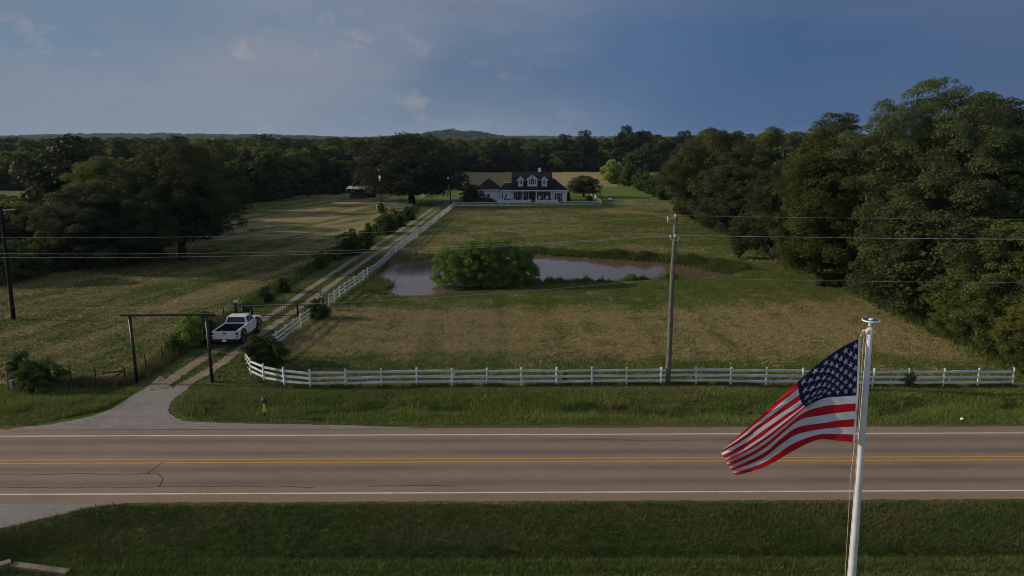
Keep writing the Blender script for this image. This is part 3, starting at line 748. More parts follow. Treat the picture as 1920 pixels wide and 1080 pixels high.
# --- woodland
rng = np.random.RandomState(77); spots = []
def scatter(P, sp, hole=None, hfun=None, zone='', ymax=1e9):
    xs = np.array([p[0] for p in P]); ys = np.array([p[1] for p in P])
    gx, gy = np.meshgrid(np.arange(xs.min(), xs.max(), sp), np.arange(ys.min(), min(ys.max(), ymax), sp*.9))
    x = gx.ravel()+rng.uniform(-.42, .42, gx.size)*sp; y = gy.ravel()+rng.uniform(-.42, .42, gx.size)*sp
    m = inpoly(x, y, P) & (np.abs(x) < .80*y+16)
    if hole: m &= ~inpoly(x, y, hole)
    for a, b_ in zip(x[m], y[m]):
        hh_ = hfun(a, b_)
        if hh_ > 1.8: spots.append((a, b_, hh_, zone))
def hl(x, y):
    if x < -.635*y and y < 205: return min(5+4*rng.rand(), 16.2*(1-y/208)+.5)
    e = 1-.25*(y < 110)
    return (7.5+6.5*rng.rand()+2.0*(y > 200)+1.2*(y > 300)+(2.5 if rng.rand() < .1 else 0))*e
scatter(LEFT_WOOD, 7.2, CLEARING, hl, 'left')
RW2 = [(42, 52), (42, 160), (54, 205), (100, 235), (130, 235), (120, 150), (74, 90), (58, 50)]
def hr(x, y): return (11+5*rng.rand()) if x > 52 or y > 95 else 9+3*rng.rand()
scatter(RW2, 6.8, None, hr, 'right')
BW = [(-420, 398), (-31, 398), (80, 398), (140, 330), (420, 330), (620, 700), (-620, 700)]
scatter(BW, 9.5, None, lambda x, y: 10.5+7.5*rng.rand()**1.3+2.5*ss(40, 120, x), 'back')
# boundary rows on the right property line: undergrowth and young trees
edge = []
for k in range(60):
    y = 48.5+k*1.95; edge.append((36.4+.02*y+rng.uniform(-.9, 1.2)+(1.5 if 60 < y < 100 else 0), y))
hidden_names = {'left': 'woodland_tree', 'right': 'woodland_tree', 'back': 'woodland_tree'}
for k, (x, y) in enumerate(edge):
    r_ = rng.rand()
    if y < 72: key, H, w = ('yellow', rng.uniform(3.2, 5.5), 1.15) if r_ < .5 else ('shrub', rng.uniform(2.4, 4.0), 1.1)
    elif r_ < .45: key, H, w = 'shrub', rng.uniform(2.5, 4.5), 1.1
    elif r_ < .8: key, H, w = 'cedar', rng.uniform(4, 7), 1.2
    else: key, H, w = 'yellow', rng.uniform(4, 6), 1.1
    isf = H < 4.6
    lab = {'shrub': 'dark green undergrowth bush at the foot of the right wood', 'cedar': 'bushy evergreen at the edge of the right wood', 'yellow': 'yellow-green young tree along the edge of the right wood'}[key]
    if y < 52: lab = lab+', near the fence end'
    tree(key, x, y, H, w, lab, 'shrub' if key == 'shrub' else 'tree', group='edge growth of the right wood', name='shrub' if key == 'shrub' else 'young_tree')
for k in range(22):
    y = 50+k*1.9; x = 40.5+rng.uniform(-1.2, 2.6)+(.5 if y > 65 else 0)
    if y > 92: continue
    tree('yellow' if k % 3 else 'round', x, y, rng.uniform(7.0, 10.5) if y < 72 else rng.uniform(8, 11), 1.1, 'yellow-green tree in the second row of the right wood' if k % 3 else 'dark green tree in the second row of the right wood', group='trees of the right wood', name='woodland_tree')
lw = LEFT_WOOD[1:10]
for k in range(46):
    i = rng.randint(0, len(lw)-1); f = rng.rand(); x = lw[i][0]*(1-f)+lw[i+1][0]*f-rng.uniform(-.5, 2.5); y = lw[i][1]*(1-f)+lw[i+1][1]*f
    tree('shrub', x, y, rng.uniform(2.5, 4.5), 1.3, 'dark green undergrowth bush at the foot of the left wood', 'shrub', group='undergrowth of the left wood', name='shrub')
for k, x in enumerate(np.arange(-86, -58, 3.2)):
    tree('shrub', x, 83.5+rng.uniform(-1.5, 1.5)-(x+60)*-.12, rng.uniform(3, 5), 1.4, 'dark green bush along the near side of the left wood', 'shrub', group='near undergrowth of the left wood', name='shrub')
edge2 = [(44.5, 215), (46.5, 228), (45.5, 241), (47.5, 262), (49.5, 278)]
for k, (x, y) in enumerate(edge2):
    tree('shrub', x, y, 3.4+.4*k, 1.2, 'low dark shrub in the hedge line right of the lawn', 'shrub', name='shrub', group='low shrubs of the hedge line')
def seen(s): return s[2]/math.hypot(s[0], s[1])
def front(s):
    """trees with nothing taller close in front of them show most"""
    x, y, H, zn = s; d = math.hypot(x, y); b_ = 0
    if zn == 'left': b_ = float(dline(np.array([x]), np.array([y]), LEFT_WOOD[:13])[0])
    elif zn == 'right': b_ = x-42
    else: b_ = y-398 if x < 85 else y-330
    return H/d*(1 if b_ < 8 else .8 if b_ < 16 else .55)
spots.sort(key=front, reverse=True)
NIND = 185
srcs = {}
for k, (x, y, H, zn) in enumerate(spots[:NIND]):
    d = math.hypot(x, y); r_ = rng.rand()
    if d < 120: key = 'round' if r_ < .5 else 'round_dark' if r_ < .85 else 'yellow'
    else: key = 'm_round' if r_ < .45 else 'm_dark' if r_ < .75 else 'm_tall'
    tone = {'round': 'mid green broad-leaved', 'round_dark': 'dark broad-leaved', 'yellow': 'yellow-green', 'm_round': 'mid green round', 'm_dark': 'dark spreading', 'm_tall': 'tall oval green'}[key]
    place = {'left': 'in the wood left of the mown pasture', 'right': 'in the wood on the right of the pasture', 'back': 'in the wood behind the house'}[zn]
    if zn == 'left': place = ('at the near end of the wood left of the mown pasture' if y < 125 else place if y < 220 else 'in the far part of the wood left of the driveway')
    if zn == 'back': place = 'in the wood behind the house' if x < 60 else 'in the far wood right of the house'
    w = rng.uniform(.9, 1.15)*(1 if key != 'yellow' else 1.3)
    o = tree(key, x, y, H, w, '%s tree %s' % (tone, place), group='woodland trees '+place, name='woodland_tree')
rest = spots[NIND:]
# far individual trees used as sources for the far wood
sx = []
for key, x, y, H, lab in (('f_round', -250, 470, 15, 'distant round tree at the far left of the skyline'), ('f_dark', 118, 402, 18.5, 'distant tall dark tree rising above the wood right of the house'), ('f_round', 78, 402, 18, 'distant green tree standing up from the wood behind the hedge line'), ('f_dark', -262, 410, 16.5, 'distant dark tree with a flat top at the left of the skyline')):
    sx.append(tree(key, x, y, H, 1, lab, name='distant_tree'))
mid_src = [next(o for o in bpy.data.objects if o.type == 'MESH' and o.data == PROTO[k][0]) for k in ('m_round', 'm_dark', 'm_tall')]
far_src = [sx[0].children[0], sx[1].children[0]]
def instancer(name, label, pts, scl, rot, kind, sources):
    me = bpy.data.meshes.new(name); n = len(pts); me.vertices.add(n); me.vertices.foreach_set('co', np.asarray(pts, np.float32).ravel())
    a = me.attributes.new('scl', 'FLOAT_VECTOR', 'POINT'); a.data.foreach_set('vector', np.asarray(scl, np.float32).ravel())
    a = me.attributes.new('rot', 'FLOAT', 'POINT'); a.data.foreach_set('value', np.asarray(rot, np.float32))
    a = me.attributes.new('sort', 'INT', 'POINT'); a.data.foreach_set('value', np.asarray(kind, np.int32)); me.update()
    o = link(name, me); tag(o, label, 'trees', kind='stuff')
    ng = bpy.data.node_groups.new(name, 'GeometryNodeTree'); ng.interface.new_socket('Geometry', in_out='INPUT', socket_type='NodeSocketGeometry'); ng.interface.new_socket('Geometry', in_out='OUTPUT', socket_type='NodeSocketGeometry')
    N = ng.nodes; L = ng.links; gi = N.new('NodeGroupInput'); go = N.new('NodeGroupOutput'); J = N.new('GeometryNodeJoinGeometry')
    def att(nm, ty):
        q = N.new('GeometryNodeInputNamedAttribute'); q.data_type = ty; q.inputs['Name'].default_value = nm; return q.outputs['Attribute']
    s_ = att('scl', 'FLOAT_VECTOR'); r_ = att('rot', 'FLOAT'); k_ = att('sort', 'INT'); cx = N.new('ShaderNodeCombineXYZ'); L.new(r_, cx.inputs[2])
    for i, src in enumerate(sources):
        ip = N.new('GeometryNodeInstanceOnPoints'); cp = N.new('FunctionNodeCompare'); cp.data_type = 'INT'; cp.operation = 'EQUAL'
        L.new(k_, cp.inputs[2]); cp.inputs[3].default_value = i
        oi = N.new('GeometryNodeObjectInfo'); oi.inputs[0].default_value = src; oi.transform_space = 'ORIGINAL'
        L.new(gi.outputs[0], ip.inputs['Points']); L.new(cp.outputs[0], ip.inputs['Selection']); L.new(oi.outputs['Geometry'], ip.inputs['Instance'])
        L.new(cx.outputs[0], ip.inputs['Rotation']); L.new(s_, ip.inputs['Scale']); L.new(ip.outputs[0], J.inputs[0])
    L.new(J.outputs[0], go.inputs[0]); md = o.modifiers.new('scatter', 'NODES'); md.node_group = ng; return o
def inst_from(name, label, arr, srcs_, hs, wf=1.0):
    arr = np.array(arr); x, y, H = arr[:, 0], arr[:, 1], arr[:, 2]; z = hgt(x, y)-.1; n = len(x)
    kind = rng.randint(0, len(srcs_), n); s = H/np.array(hs)[kind]; w = s*wf*rng.uniform(.9, 1.25, n)
    return instancer(name, label, np.stack([x, y, z], 1), np.stack([w, w, s], 1), rng.rand(n)*6.28, kind, srcs_)
inst_from('near_wood', 'the rest of the dense green wood on both sides of the pastures', [s[:3] for s in rest], mid_src, [13, 14, 15])
far = []
def farfill(y0, y1, sp, H0, H1):
    y = y0
    while y < y1:
        n = int(2*(.80*y+20)/sp); xs = np.linspace(-.80*y-20, .80*y+20, n)+rng.uniform(-.45, .45, n)*sp
        for x in xs: far.append((x, y+rng.uniform(-.45, .45)*sp, rng.uniform(H0, H1)+(3 if rng.rand() < .05 else 0)))
        y += sp*.95
farfill(700, 1100, 13, 10, 18); 
inst_from('far_wood', 'far wooded country between the house and the hills', far, far_src, [13, 13], 1.25)
far = []; farfill(1100, 2100, 22, 11, 19)
inst_from('distant_wood', 'bluish distant woodland just below the skyline', far, far_src, [13, 13], 1.7)
far = []; farfill(2100, 2500, 30, 12, 18); farfill(2500, 3300, 26, 9, 19); farfill(3300, 4600, 44, 12, 20)
hx = []
inst_from('hill_wood', 'hazy wooded hills on the horizon', far, far_src, [13, 13], 1.9)

# ------------------------------------------------------------------ grass and weeds (stuff)
def blades(name, label, x, y, h, col, spread=.06, per=3, width=.018, lean=.5, cat='grass'):
    rng = np.random.RandomState(len(x) % 9973); n = len(x)
    x = np.repeat(x, per); y = np.repeat(y, per); h = np.repeat(h, per)*(.6+.7*rng.rand(n*per)); col = np.repeat(col, per, 0)*(.65+.7*rng.rand(n*per, 1)); n *= per
    x = x+rng.normal(size=n)*spread; y = y+rng.normal(size=n)*spread; z = hgt(x, y)-.01
    a = rng.rand(n)*2*pi; l = rng.normal(size=(n, 2))*lean*h[:, None]*.6; w = width*(.7+.6*rng.rand(n))
    dx, dy = np.cos(a)*w, np.sin(a)*w
    V = np.stack([np.stack([x-dx, y-dy, z], 1), np.stack([x+dx, y+dy, z], 1), np.stack([x+l[:, 0], y+l[:, 1], z+h], 1)], 1).reshape(-1, 3)
    me = np_mesh(name, V, np.arange(n*3).reshape(-1, 3), M['tuft'], False, col=np.repeat(col, 3, 0))
    return tag(link(name, me), label, cat, kind='stuff')
rg = np.random.RandomState(5)
def pick(n, x0, x1, y0, y1): return rg.uniform(x0, x1, n), rg.uniform(y0, y1, n)
GR = np.array([.085, .125, .028]); GD = np.array([.050, .075, .018]); GB = np.array([.150, .200, .045]); HY = np.array([.45, .38, .185]); HD = np.array([.17, .135, .070]); YL = np.array([.16, .12, .04])
def lerp(a, b, t): return a[None]*(1-t[:, None])+b[None]*t[:, None]
# near bank
x, y = pick(70000, -26, 27, 23.4, 30.0); v = ry(x, y); edgeb = -19.5-1.3*(30-v)*1.0
k = (x > -30) & (v < 29.9-.25*fbm(x/.7, y/.7, 66, 2)); k &= ~inpoly(x, y, SIDE); k &= ~((x < -17.2) & (v < 25.3)); x, y, v = x[k], y[k], v[k]
c = lerp(GD, GR, fbm(x/1.5, y/1.5, 5, 3)); t = ss(.45, .7, fbm(x/2.5, y/.9, 8, 4))*ss(26.6, 28.0, v)*.45; c = c*(1-t[:, None])+HD[None]*t[:, None]
t = ss(26.5, 25.6, v)*(.35+.4*fbm(x/1.2, y/.8, 19, 3)); c = c*(1-t[:, None])+(GB*.9)[None]*t[:, None]; t = ss(.60, .75, fbm(x/.9, y/.6, 29, 3))*ss(28, 29.2, v)*.6; c = c*(1-t[:, None])+YL[None]*t[:, None]
blades('roadside_grass', 'dark mown grass on the near bank below the road', x, y, .10+.08*fbm(x, y, 4, 2)+.10*ss(26.6, 26.2, v)*(v > 25.6), c, .06, 3, .014, 1.0)
# far verge
x, y = pick(60000, -40, 45, 38.9, 46.2); v = ry(x, y)
ap = inpoly(x, y, [G(*p) for p in [(10, 806), (90, 792), (200, 766), (262, 730), (300, 700), (470, 590), (520, 590), (450, 660), (370, 715), (335, 745), (322, 770), (370, 788), (560, 794), (790, 801), (790, 815), (10, 815)]])
k = ~ap & (v > 39.0); x, y, v = x[k], y[k], v[k]; f = fbm(x/2, y/1.2, 12, 3); c = lerp(GD, GB, f); t = ss(.55, .8, fbm(x/3, y/1.5, 18, 3))*.6+ss(44.5, 45.8, v)*.3; c = c*(1-t[:, None])+HD[None]*1.1*t[:, None]
c = c*1.15; hh = (.10+.34*np.exp(-((v-42.0)/1.6)**2)*ss(.3, .6, f))
blades('verge_grass', 'long green grass and weeds in the ditch between road and white fence', x, y, hh, c, .07, 3, .020, .7)
# paddock hay and stubble
def hayset(name, label, n, box, hf, s=1.0, excl=None, mix_=None):
    x, y = pick(n, *box); k = np.abs(x) < .78*y+4
    if excl is not None: k &= ~excl(x, y)
    x, y = x[k], y[k]; t = mix_(x, y); r_ = rg.rand(len(x)) < t
    c = np.where(r_[:, None], lerp(HD, HY, rg.rand(len(x))), lerp(GD, GB, rg.rand(len(x))))
    return blades(name, label, x, y, np.full(len(x), hf), c, .10*s, 3, .028*s, 1.7)
def pondx(x, y):
    m = (y > 60) & (y < 110); r_ = np.zeros(len(x), bool); r_[m] = inpoly(x[m], y[m], POND) | (dline(x[m], y[m], POND, True) < 1.0); return r_
hayset('hay_stubble', 'brown cut hay and green stubble on the front paddock', 150000, (-20.5, 37, 46.6, 88), .11, 1.15, pondx,
       lambda x, y: np.clip(.12+.75*ss(50.5, 54.5, y+3*(fbm(x/14, y/14, 31, 3)-.5))*ss(71, 66, y+3*(fbm(x/6, y/6, 21, 3)-.5)-.1*np.maximum(x-10, 0))*ss(84, 80, y)+.7*(fbm(x/.9+.02*y, y/30, 44, 2)-.5)+1.3*(fbm(x/2.2, y/1.4, 71, 3)-.5)-.25*ss(74, 78, y), 0, 1))
hayset('pasture_stubble', 'cut grass rows on the left pasture', 100000, (-70, -26.3, 47, 118), .12, 1.4, None,
       lambda x, y: np.clip(.56+1.7*(fbm((x*.96-y*.27)/2.4, (x*.27+y*.96)/22, 41, 3)-.5)+1.0*(fbm(x/2, y/2, 72, 3)-.5), 0, 1))
hayset('upper_stubble', 'cut grass on the upper pasture beyond the pond', 80000, (-18, 38, 94, 180), .16, 2.2, pondx, lambda x, y: np.clip(.35+1.6*(fbm(x/12, y/12, 31, 3)-.5)+1.2*(fbm(x/2.5, y/2, 73, 3)-.5), 0, 1))
# reeds and bank weeds
PN = np.array(POND)
def along(sel, n, sd, out=0):
    P = PN[sel(PN)]; i = rg.randint(0, len(P), n); return P[i, 0]+rg.normal(size=n)*sd, P[i, 1]+rg.normal(size=n)*sd*.5+out
x, y = along(lambda p: (p[:, 1] > 88) & (p[:, 0] > -6), 15000, 1.2, 2.3)
blades('bank_weeds', 'dark tall weeds on the far bank of the pond', x, y, .25+1.0*fbm(x/1.5, y/1.5, 15, 2)**2, lerp(GD*.8, GR*.9, rg.rand(len(x))), .15, 3, .04, .4, 'weeds')
x, y = along(lambda p: (p[:, 1] < 86) & (p[:, 0] > 1.5) & (p[:, 0] < 20), 6000, .5, -.1)
blades('reeds', 'green reeds standing along the near shore of the pond', x, y, .15+2.0*fbm(x/.9, y, 25, 2)**3, lerp(GR, GB*.9, rg.rand(len(x))), .10, 3, .028, .18, 'reeds')
x, y = along(lambda p: (p[:, 0] < -13.5) & (p[:, 1] < 95), 2400, .9, 0)
k = ~inpoly(x, y, POND); x, y = x[k], y[k]
blades('pond_weeds', 'dry brown weeds on the small point beside the white fence', x, y, .3+.5*rg.rand(len(x)), lerp(HD*.8, GR, rg.rand(len(x))), .12, 3, .035, .6, 'weeds')
def linepts(P, n, sd):
    P = np.array([p[:2] for p in P]); seg = np.hypot(*(P[1:]-P[:-1]).T); i = rg.choice(len(seg), n, p=seg/seg.sum()); t = rg.rand(n)[:, None]
    q = P[i]*(1-t)+P[i+1]*t+rg.normal(size=(n, 2))*sd; return q[:, 0], q[:, 1]
x, y = linepts(LFENCE, 5200, .35); blades('fence_weeds', 'rank weeds under the wire fence before the gate', x, y, .25+.35*rg.rand(len(x)), lerp(GD, HD, rg.rand(len(x))**2), .1, 3, .03, .6, 'weeds')
x, y = linepts(LFENCE2, 7000, .45); blades('hedge_weeds', 'rank weeds under the wire fence beyond the gate', x, y, .35+.5*rg.rand(len(x)), lerp(GD, GR, rg.rand(len(x))), .12, 3, .045, .6, 'weeds')
for T_, nm in ((L_TRACK, 'left'), (R_TRACK, 'right')):
    x, y = linepts([p for p in T_[2:11]], 9000, .75); dd = dline(x, y, T_); k = dd > .36; x, y, dd = x[k], y[k], dd[k]
    blades('track_grass', 'short grass along the %s wheel track of the driveway' % nm, x, y, .06+.08*rg.rand(len(x)), lerp(GD, GB, rg.rand(len(x))), .05, 3, .022, 1.0)
x, y = linepts([G(*p) for p in [(462, 704), (500, 722), (582, 727), (960, 723), (1270, 720), (1900, 724)]], 5000, .12)
k = fbm(x/.8, y*0, 33, 3) > .42; x, y = x[k], y[k]
blades('post_weeds', 'uncut grass tufts under the white front fence', x, y, .12+.30*rg.rand(len(x))**2, lerp(GD, GR, rg.rand(len(x))), .05, 3, .02, .5)
x, y = linepts([(37.6, 47), (37.6, 62), (39, 85), (39.5, 130)], 9000, .8); blades('wood_edge_weeds', 'tall weeds at the foot of the right wood', x, y, .25+.5*rg.rand(len(x))**2, lerp(GD*.8, GR*.9, rg.rand(len(x))), .12, 3, .045, .6, 'weeds')

# ------------------------------------------------------------------ fences
def resample(P, step):
    P = [Vector((p[0], p[1])) for p in P]; out = [P[0]]; acc = 0
    tot = sum((b-a).length for a, b in zip(P, P[1:])); n = max(1, round(tot/step)); st_ = tot/n; need = st_
    for a, b in zip(P, P[1:]):
        L = (b-a).length; pos = 0
        while L-pos >= need-1e-6:
            pos += need; out.append(a.lerp(b, pos/L)); need = st_
        need -= L-pos
    if (out[-1]-P[-1]).length > .3: out.append(P[-1])
    return out
def rail_fence(name, label, P, step, h=1.25, rails=(.28, .66, 1.04), seed=1, group=None):
    pts = resample(P, step); o0 = (pts[0].x, pts[0].y, hz(pts[0].x, pts[0].y)); rg = random.Random(seed)
    o = thing(name, label, 'fence', o0, group=group); Z = [hz(p.x, p.y) for p in pts]
    for p, z in zip(pts, Z):
        mb = MB(); lx, ly = rg.uniform(-.035, .035), rg.uniform(-.03, .03); hh = h+rg.uniform(-.03, .03)
        mb.bar((p.x, p.y, z-.2), (p.x+lx, p.y+ly, z+hh), .10, .10)
        a = Vector((p.x+lx, p.y+ly, z+hh)); mb.add([a+Vector((i*.065, j*.065, 0)) for i, j in ((-1, -1), (1, -1), (1, 1), (-1, 1))]+[a+Vector((0, 0, .06))], [(0, 1, 4), (1, 2, 4), (2, 3, 4), (3, 0, 4), (3, 2, 1, 0)])
        mb.build('post', M['white_paint'], o, o0)
    for r_ in rails:
        mb = MB()
        for (a, za), (b, zb) in zip(zip(pts, Z), list(zip(pts, Z))[1:]):
            d = (b-a).normalized()*.06; j0, j1 = rg.uniform(-.035, .035), rg.uniform(-.035, .035)
            mb.bar((a.x+d.x, a.y+d.y, za+r_+j0), (b.x-d.x, b.y-d.y, zb+r_+j1), .04, .15)
        mb.build('rail', M['white_paint'], o, o0)
    return o
FRONT = [G(*p) for p in [(1898, 724), (1700, 725), (1480, 722.5), (1270, 720.5), (1131, 722), (994, 723), (720, 724), (654, 725.5), (582, 727)]]
CURVE = [G(*p) for p in [(582, 727), (551, 725), (526, 722), (500, 717), (478, 708), (464, 699), (461, 693), (464, 686), (480, 674), (505, 658), (524, 645), (560, 617), (590, 594)]]
rail_fence('rail_fence', 'long straight white three-rail fence along the road in front of the paddock', FRONT, 2.42, seed=1)
rail_fence('rail_fence', 'white three-rail fence curving from the road up to the driveway gate', CURVE, 1.95, seed=2)
rail_fence('rail_fence', 'short white fence end piece beside the bush at the gate', [G(597, 582), G(604, 578)], 2, seed=6, rails=(.3, .72, 1.1))
rail_fence('rail_fence', 'long white rail fence running up the right side of the driveway', [G(*p) for p in [(617, 572), (651, 546), (680, 525), (705, 506), (740, 478), (780, 447), (810, 423), (835, 402), (846, 393), (853, 388)]], 1.97, seed=3)
rail_fence('rail_fence', 'white rail fence across the front of the house lawn', [G(*p) for p in [(853, 388), (920, 388), (1000, 387), (1127, 384.5)]], 1.95, seed=4)
rail_fence('rail_fence', 'white rail fence going back beside the lawn, right of the house', [G(*p) for p in [(1127, 384.5), (1104, 361)]], 3.2, seed=5)
rail_fence('rail_fence', 'short white rail fence under the broad oak near the transformer pole', [G(*p) for p in [(706, 393), (773, 391)]], 2.2, seed=7)
rail_fence('rail_fence', 'white rail fence going back from the oak towards the parked tractor', [G(*p) for p in [(791, 372), (806, 363)]], 4, seed=8)
rail_fence('rail_fence', 'short white fence behind the tractor', [G(*p) for p in [(812, 363), (840, 362)]], 3, seed=9)
rail_fence('rail_fence', 'short white fence left of the garage', [G(*p) for p in [(863, 361.5), (884, 361)]], 2.2, seed=10)
def wire_fence(label, P, step, seed, h=1.25):
    pts = resample(P, step); o0 = (pts[0].x, pts[0].y, hz(pts[0].x, pts[0].y)); o = thing('wire_fence', label, 'fence', o0); rg = random.Random(seed); tops = []
    for p in pts:
        z = hz(p.x, p.y); hh = h+rg.uniform(-.2, .15); lx = rg.uniform(-.07, .07)
        MB().tube([(p.x, p.y, z-.2), (p.x+lx, p.y, z+hh)], [.055, .045], 6).build('post', M['post'], o, o0); tops.append((p.x, p.y, z, lx))
    mb = MB()
    for w in (.25, .5, .75, 1.0):
        for a, b in zip(tops, tops[1:]): mb.tube([(a[0]+a[3]*w, a[1], a[2]+w), (b[0]+b[3]*w, b[1], b[2]+w)], .007, 3)
    mb.build('wire', M['post'], o, o0); return o, o0
o, o0 = wire_fence('old wire fence with dark wooden posts along the left of the driveway mouth', LFENCE[3:], 2.6, 1)
o, o0 = wire_fence('old wire fence of dark posts from the spreading bush to the entrance frame', [G(20, 728), G(80, 724), *LFENCE[:4]], 1.7, 2)
mb = MB(); a, b = G(194, 708, .0), G(235, 706, 0); a = G(194, 722); b = G(235, 719)
mb.tube([(a[0], a[1], .85), (b[0], b[1], .9)], .05, 6); mb.tube([(a[0], a[1], .2), (b[0], b[1], .85)], .035, 6); mb.build('brace', M['post'], o, o0)
wire_fence('wire fence with dark posts along the left of the driveway beyond the gate', LFENCE2, 3.4, 3)
wire_fence('short run of close grey posts at the top of the driveway hedge', [G(772, 402), G(790, 388)], 1.5, 4, 1.6)
wire_fence('thin wire fence with a few posts on the grass right of the house lawn', [G(1197, 383), G(1215, 382)], 2.2, 5)

# ------------------------------------------------------------------ entrance frame, gate, poles
def entrance():
    a = G(257, 719); b = G(398, 717); o = thing('entrance_frame', 'tall black frame of two posts and a crossbeam over the driveway mouth', 'gateway', a); zt = 4.75
    for p, lx in ((a, -.0), (b, 0.0)): MB().tube([(p[0], p[1], -.2), (p[0]+lx, p[1], zt)], .105, 10).build('post', M['rust_black'], o, a)
    d = (Vector(b)-Vector(a)).normalized()
    MB().bar(Vector((a[0], a[1], zt+.06))-d*.62, Vector((b[0], b[1], zt+.06))+d*.55, .20, .13).build('beam', M['rust_black'], o, a, bevel=.01)
    # old wagon wheel rim leaning by the right post
    c = G(413, 717); t = thing('wagon_wheel', 'old iron wagon wheel leaning beside the right post of the entrance frame', 'wheel', c, .4)
    ring = [(sin(k*pi/12)*.42, cos(k*pi/12)*.12+.0, .42-cos(k*pi/12)*.42) for k in range(25)]
    MB().tube(ring, .03, 6, caps=False).build('rim', M['rust_black'], t)
    mb = MB()
    for k in range(8): mb.tube([(0, 0, .42), (sin(k*pi/4)*.42, cos(k*pi/4)*.12, .42-cos(k*pi/4)*.42)], .014, 5)
    mb.build('spoke', M['rust_black'], t); MB().ball((0, 0, .42), .07).build('hub', M['rust_black'], t)
entrance()
def gate():
    y0 = G(510, 594.5)[1]; X = lambda px: G(px, 594.5)[0]
    o = thing('driveway_gate', 'black iron bar gate closed across the driveway in front of the white pickup', 'gate', (X(473), y0, 0)); of = (X(473), y0, 0)
    xs = [X(444), X(473), X(559), X(581)]
    for x in xs[:3]: MB().bar((x, y0, -.1), (x, y0, 1.45 if x == xs[2] else 1.38), .13, .13).build('post', M['rust_black'], o, of)
    for (xa, xb), nm in zip(zip(xs, xs[1:]), ('side_panel', 'gate_leaf', 'side_panel')):
        mb = MB(); xa += .09; xb -= .09; arch = .10 if nm == 'gate_leaf' else 0
        n = max(2, int((xb-xa)/.155))
        for k in range(n+1):
            x = xa+(xb-xa)*k/n; mb.bar((x, y0, .1), (x, y0, 1.25+arch*sin(pi*k/n)), .025, .025)
        for z in (.14, 1.15): mb.bar((xa, y0, z), (xb, y0, z), .04, .05)
        q = [(xa+(xb-xa)*k/8, y0, 1.25+arch*sin(pi*k/8)) for k in range(9)]; mb.tube(q, .025, 5)
        if nm == 'gate_leaf': mb.bar((xa, y0-.06, .55), (xa+(xb-xa)*.45, y0-.06, .5), .05, .05)
        mb.build(nm, M['rust_black'], o, of)
    MB().box((X(464), y0-.15, .82), (.62, .22, .55)).build('motor_box', M['plastic'], o, of, bevel=.02)
    s = thing('gate_sign', 'small white sign with dark print on the left gate post', 'sign', (X(445), y0-.09, 1.42))
    MB().box((0, 0, .13), (.42, .03, .24)).build('board', M['plate'], s); mb = MB()
    for j, w in ((.17, .28), (.12, .20), (.07, .24)): mb.box((0, -.018, j), (w, .004, .022))
    mb.build('print', M['plastic'], s)
    MB().box((0, .045, -.02), (.04, .05, .3)).build('bracket', M['rust_black'], s)
    # thin dark post with antenna beyond
    p = G(602, 570); MB().tube([(0, 0, 0), (0, 0, 2.0)], .03, 6).build('marker_post', M['rust_black']).location = p
    tag(bpy.data.objects['marker_post'], 'thin black post between the bush and the upper white fence', 'post')
gate()
def util_pole(label, bx, by, H, r0, r1, mat, lean=(0, 0), name='utility_pole'):
    z = hz(bx, by); o = thing(name, label, 'utility pole', (bx, by, z)); rg = random.Random(int(bx*10))
    pts = [(lean[0]*t+.02*sin(t*7), lean[1]*t, -.3+(H+.3)*t) for t in [i/8 for i in range(9)]]
    MB().tube(pts, [r0+(r1-r0)*i/8 for i in range(9)], 12).build('pole', mat, o); return o, z
bx, by, _ = G(1251, 720)
UP, z = util_pole('tall weathered wooden utility pole standing at the white front fence', bx, by, AT(1266, 407, by)[2], .20, .13, M['pole'], (.05, 0))
H0 = AT(1266, 407, by)[2]
def insul(name, p, q, r, m='galv'):
    MB().tube([p, q], r, 8).build(name, M[m], UP)
insul('insulator', (.02, -.05, H0-.05), (.02, -.05, H0+.22), .06); insul('insulator', (.05, -.16, H0-1.35), (.05, -.16, H0-1.1), .07)
MB().tube([(-.45, 0, H0-.35), (-.45, 0, H0+.05)], .055, 8).build('cutout', M['galv'], UP)
MB().bar((-.45, 0, H0-.1), (.1, 0, H0-.05), .04, .05).build('bracket', M['galv'], UP)
mb = MB(); mb.tube([(.22, -.05, H0-1.75), (.30, -.05, H0-1.25)], .07, 8); mb.tube([(-.22, 0, H0-1.4), (-.22, 0, H0-1.15)], .06, 8); mb.bar((-.25, -.16, H0-1.45), (.30, -.16, H0-1.5), .05, .06); mb.build('clamp', M['galv'], UP)
lx, ly, _ = G(25, 597.5)
LP, z = util_pole('dark wooden utility pole at the far left edge of the pasture', lx, ly, 10.6, .19, .13, M['pole_dark'], (.35, 0))
MB().tube([(-.25, -.25, 9.1), (-.25, -.25, 10.0)], .2, 12).build('transformer', M['galv'], LP); MB().bar((.3, 0, 10.2), (1.6, 0, 10.25), .06, .08).build('bracket', M['galv'], LP)
tx, ty, _ = G(715, 393)
TP, z = util_pole('slim wooden pole with a grey transformer by the oak-side fence', tx, ty, AT(713, 318, ty)[2], .13, .09, M['pole_dark'])
hT = AT(713, 318, ty)[2]; MB().tube([(0, -.3, hT-2.9), (0, -.3, hT-1.5)], .26, 12).build('transformer', M['galv'], TP); MB().tube([(-.25, 0, hT-.6), (-.25, 0, hT)], .07, 8).build('cutout', M['galv'], TP)
qx, qy, _ = G(845, 388); LPp = AT(842, 330, qy)[2]
YP, z = util_pole('slim dark pole with a white yard light at the top of the driveway', qx, qy, LPp, .14, .10, M['pole_dark'], name='yard_light_pole')
MB().tube([(0, 0, LPp-.5), (-.25, -.2, LPp-.3), (-.5, -.4, LPp-.45)], .04, 6).build('arm', M['galv'], YP); MB().ball((-.5, -.4, LPp-.6), (.26, .26, .22)).build('lamp', M['trim'], YP)
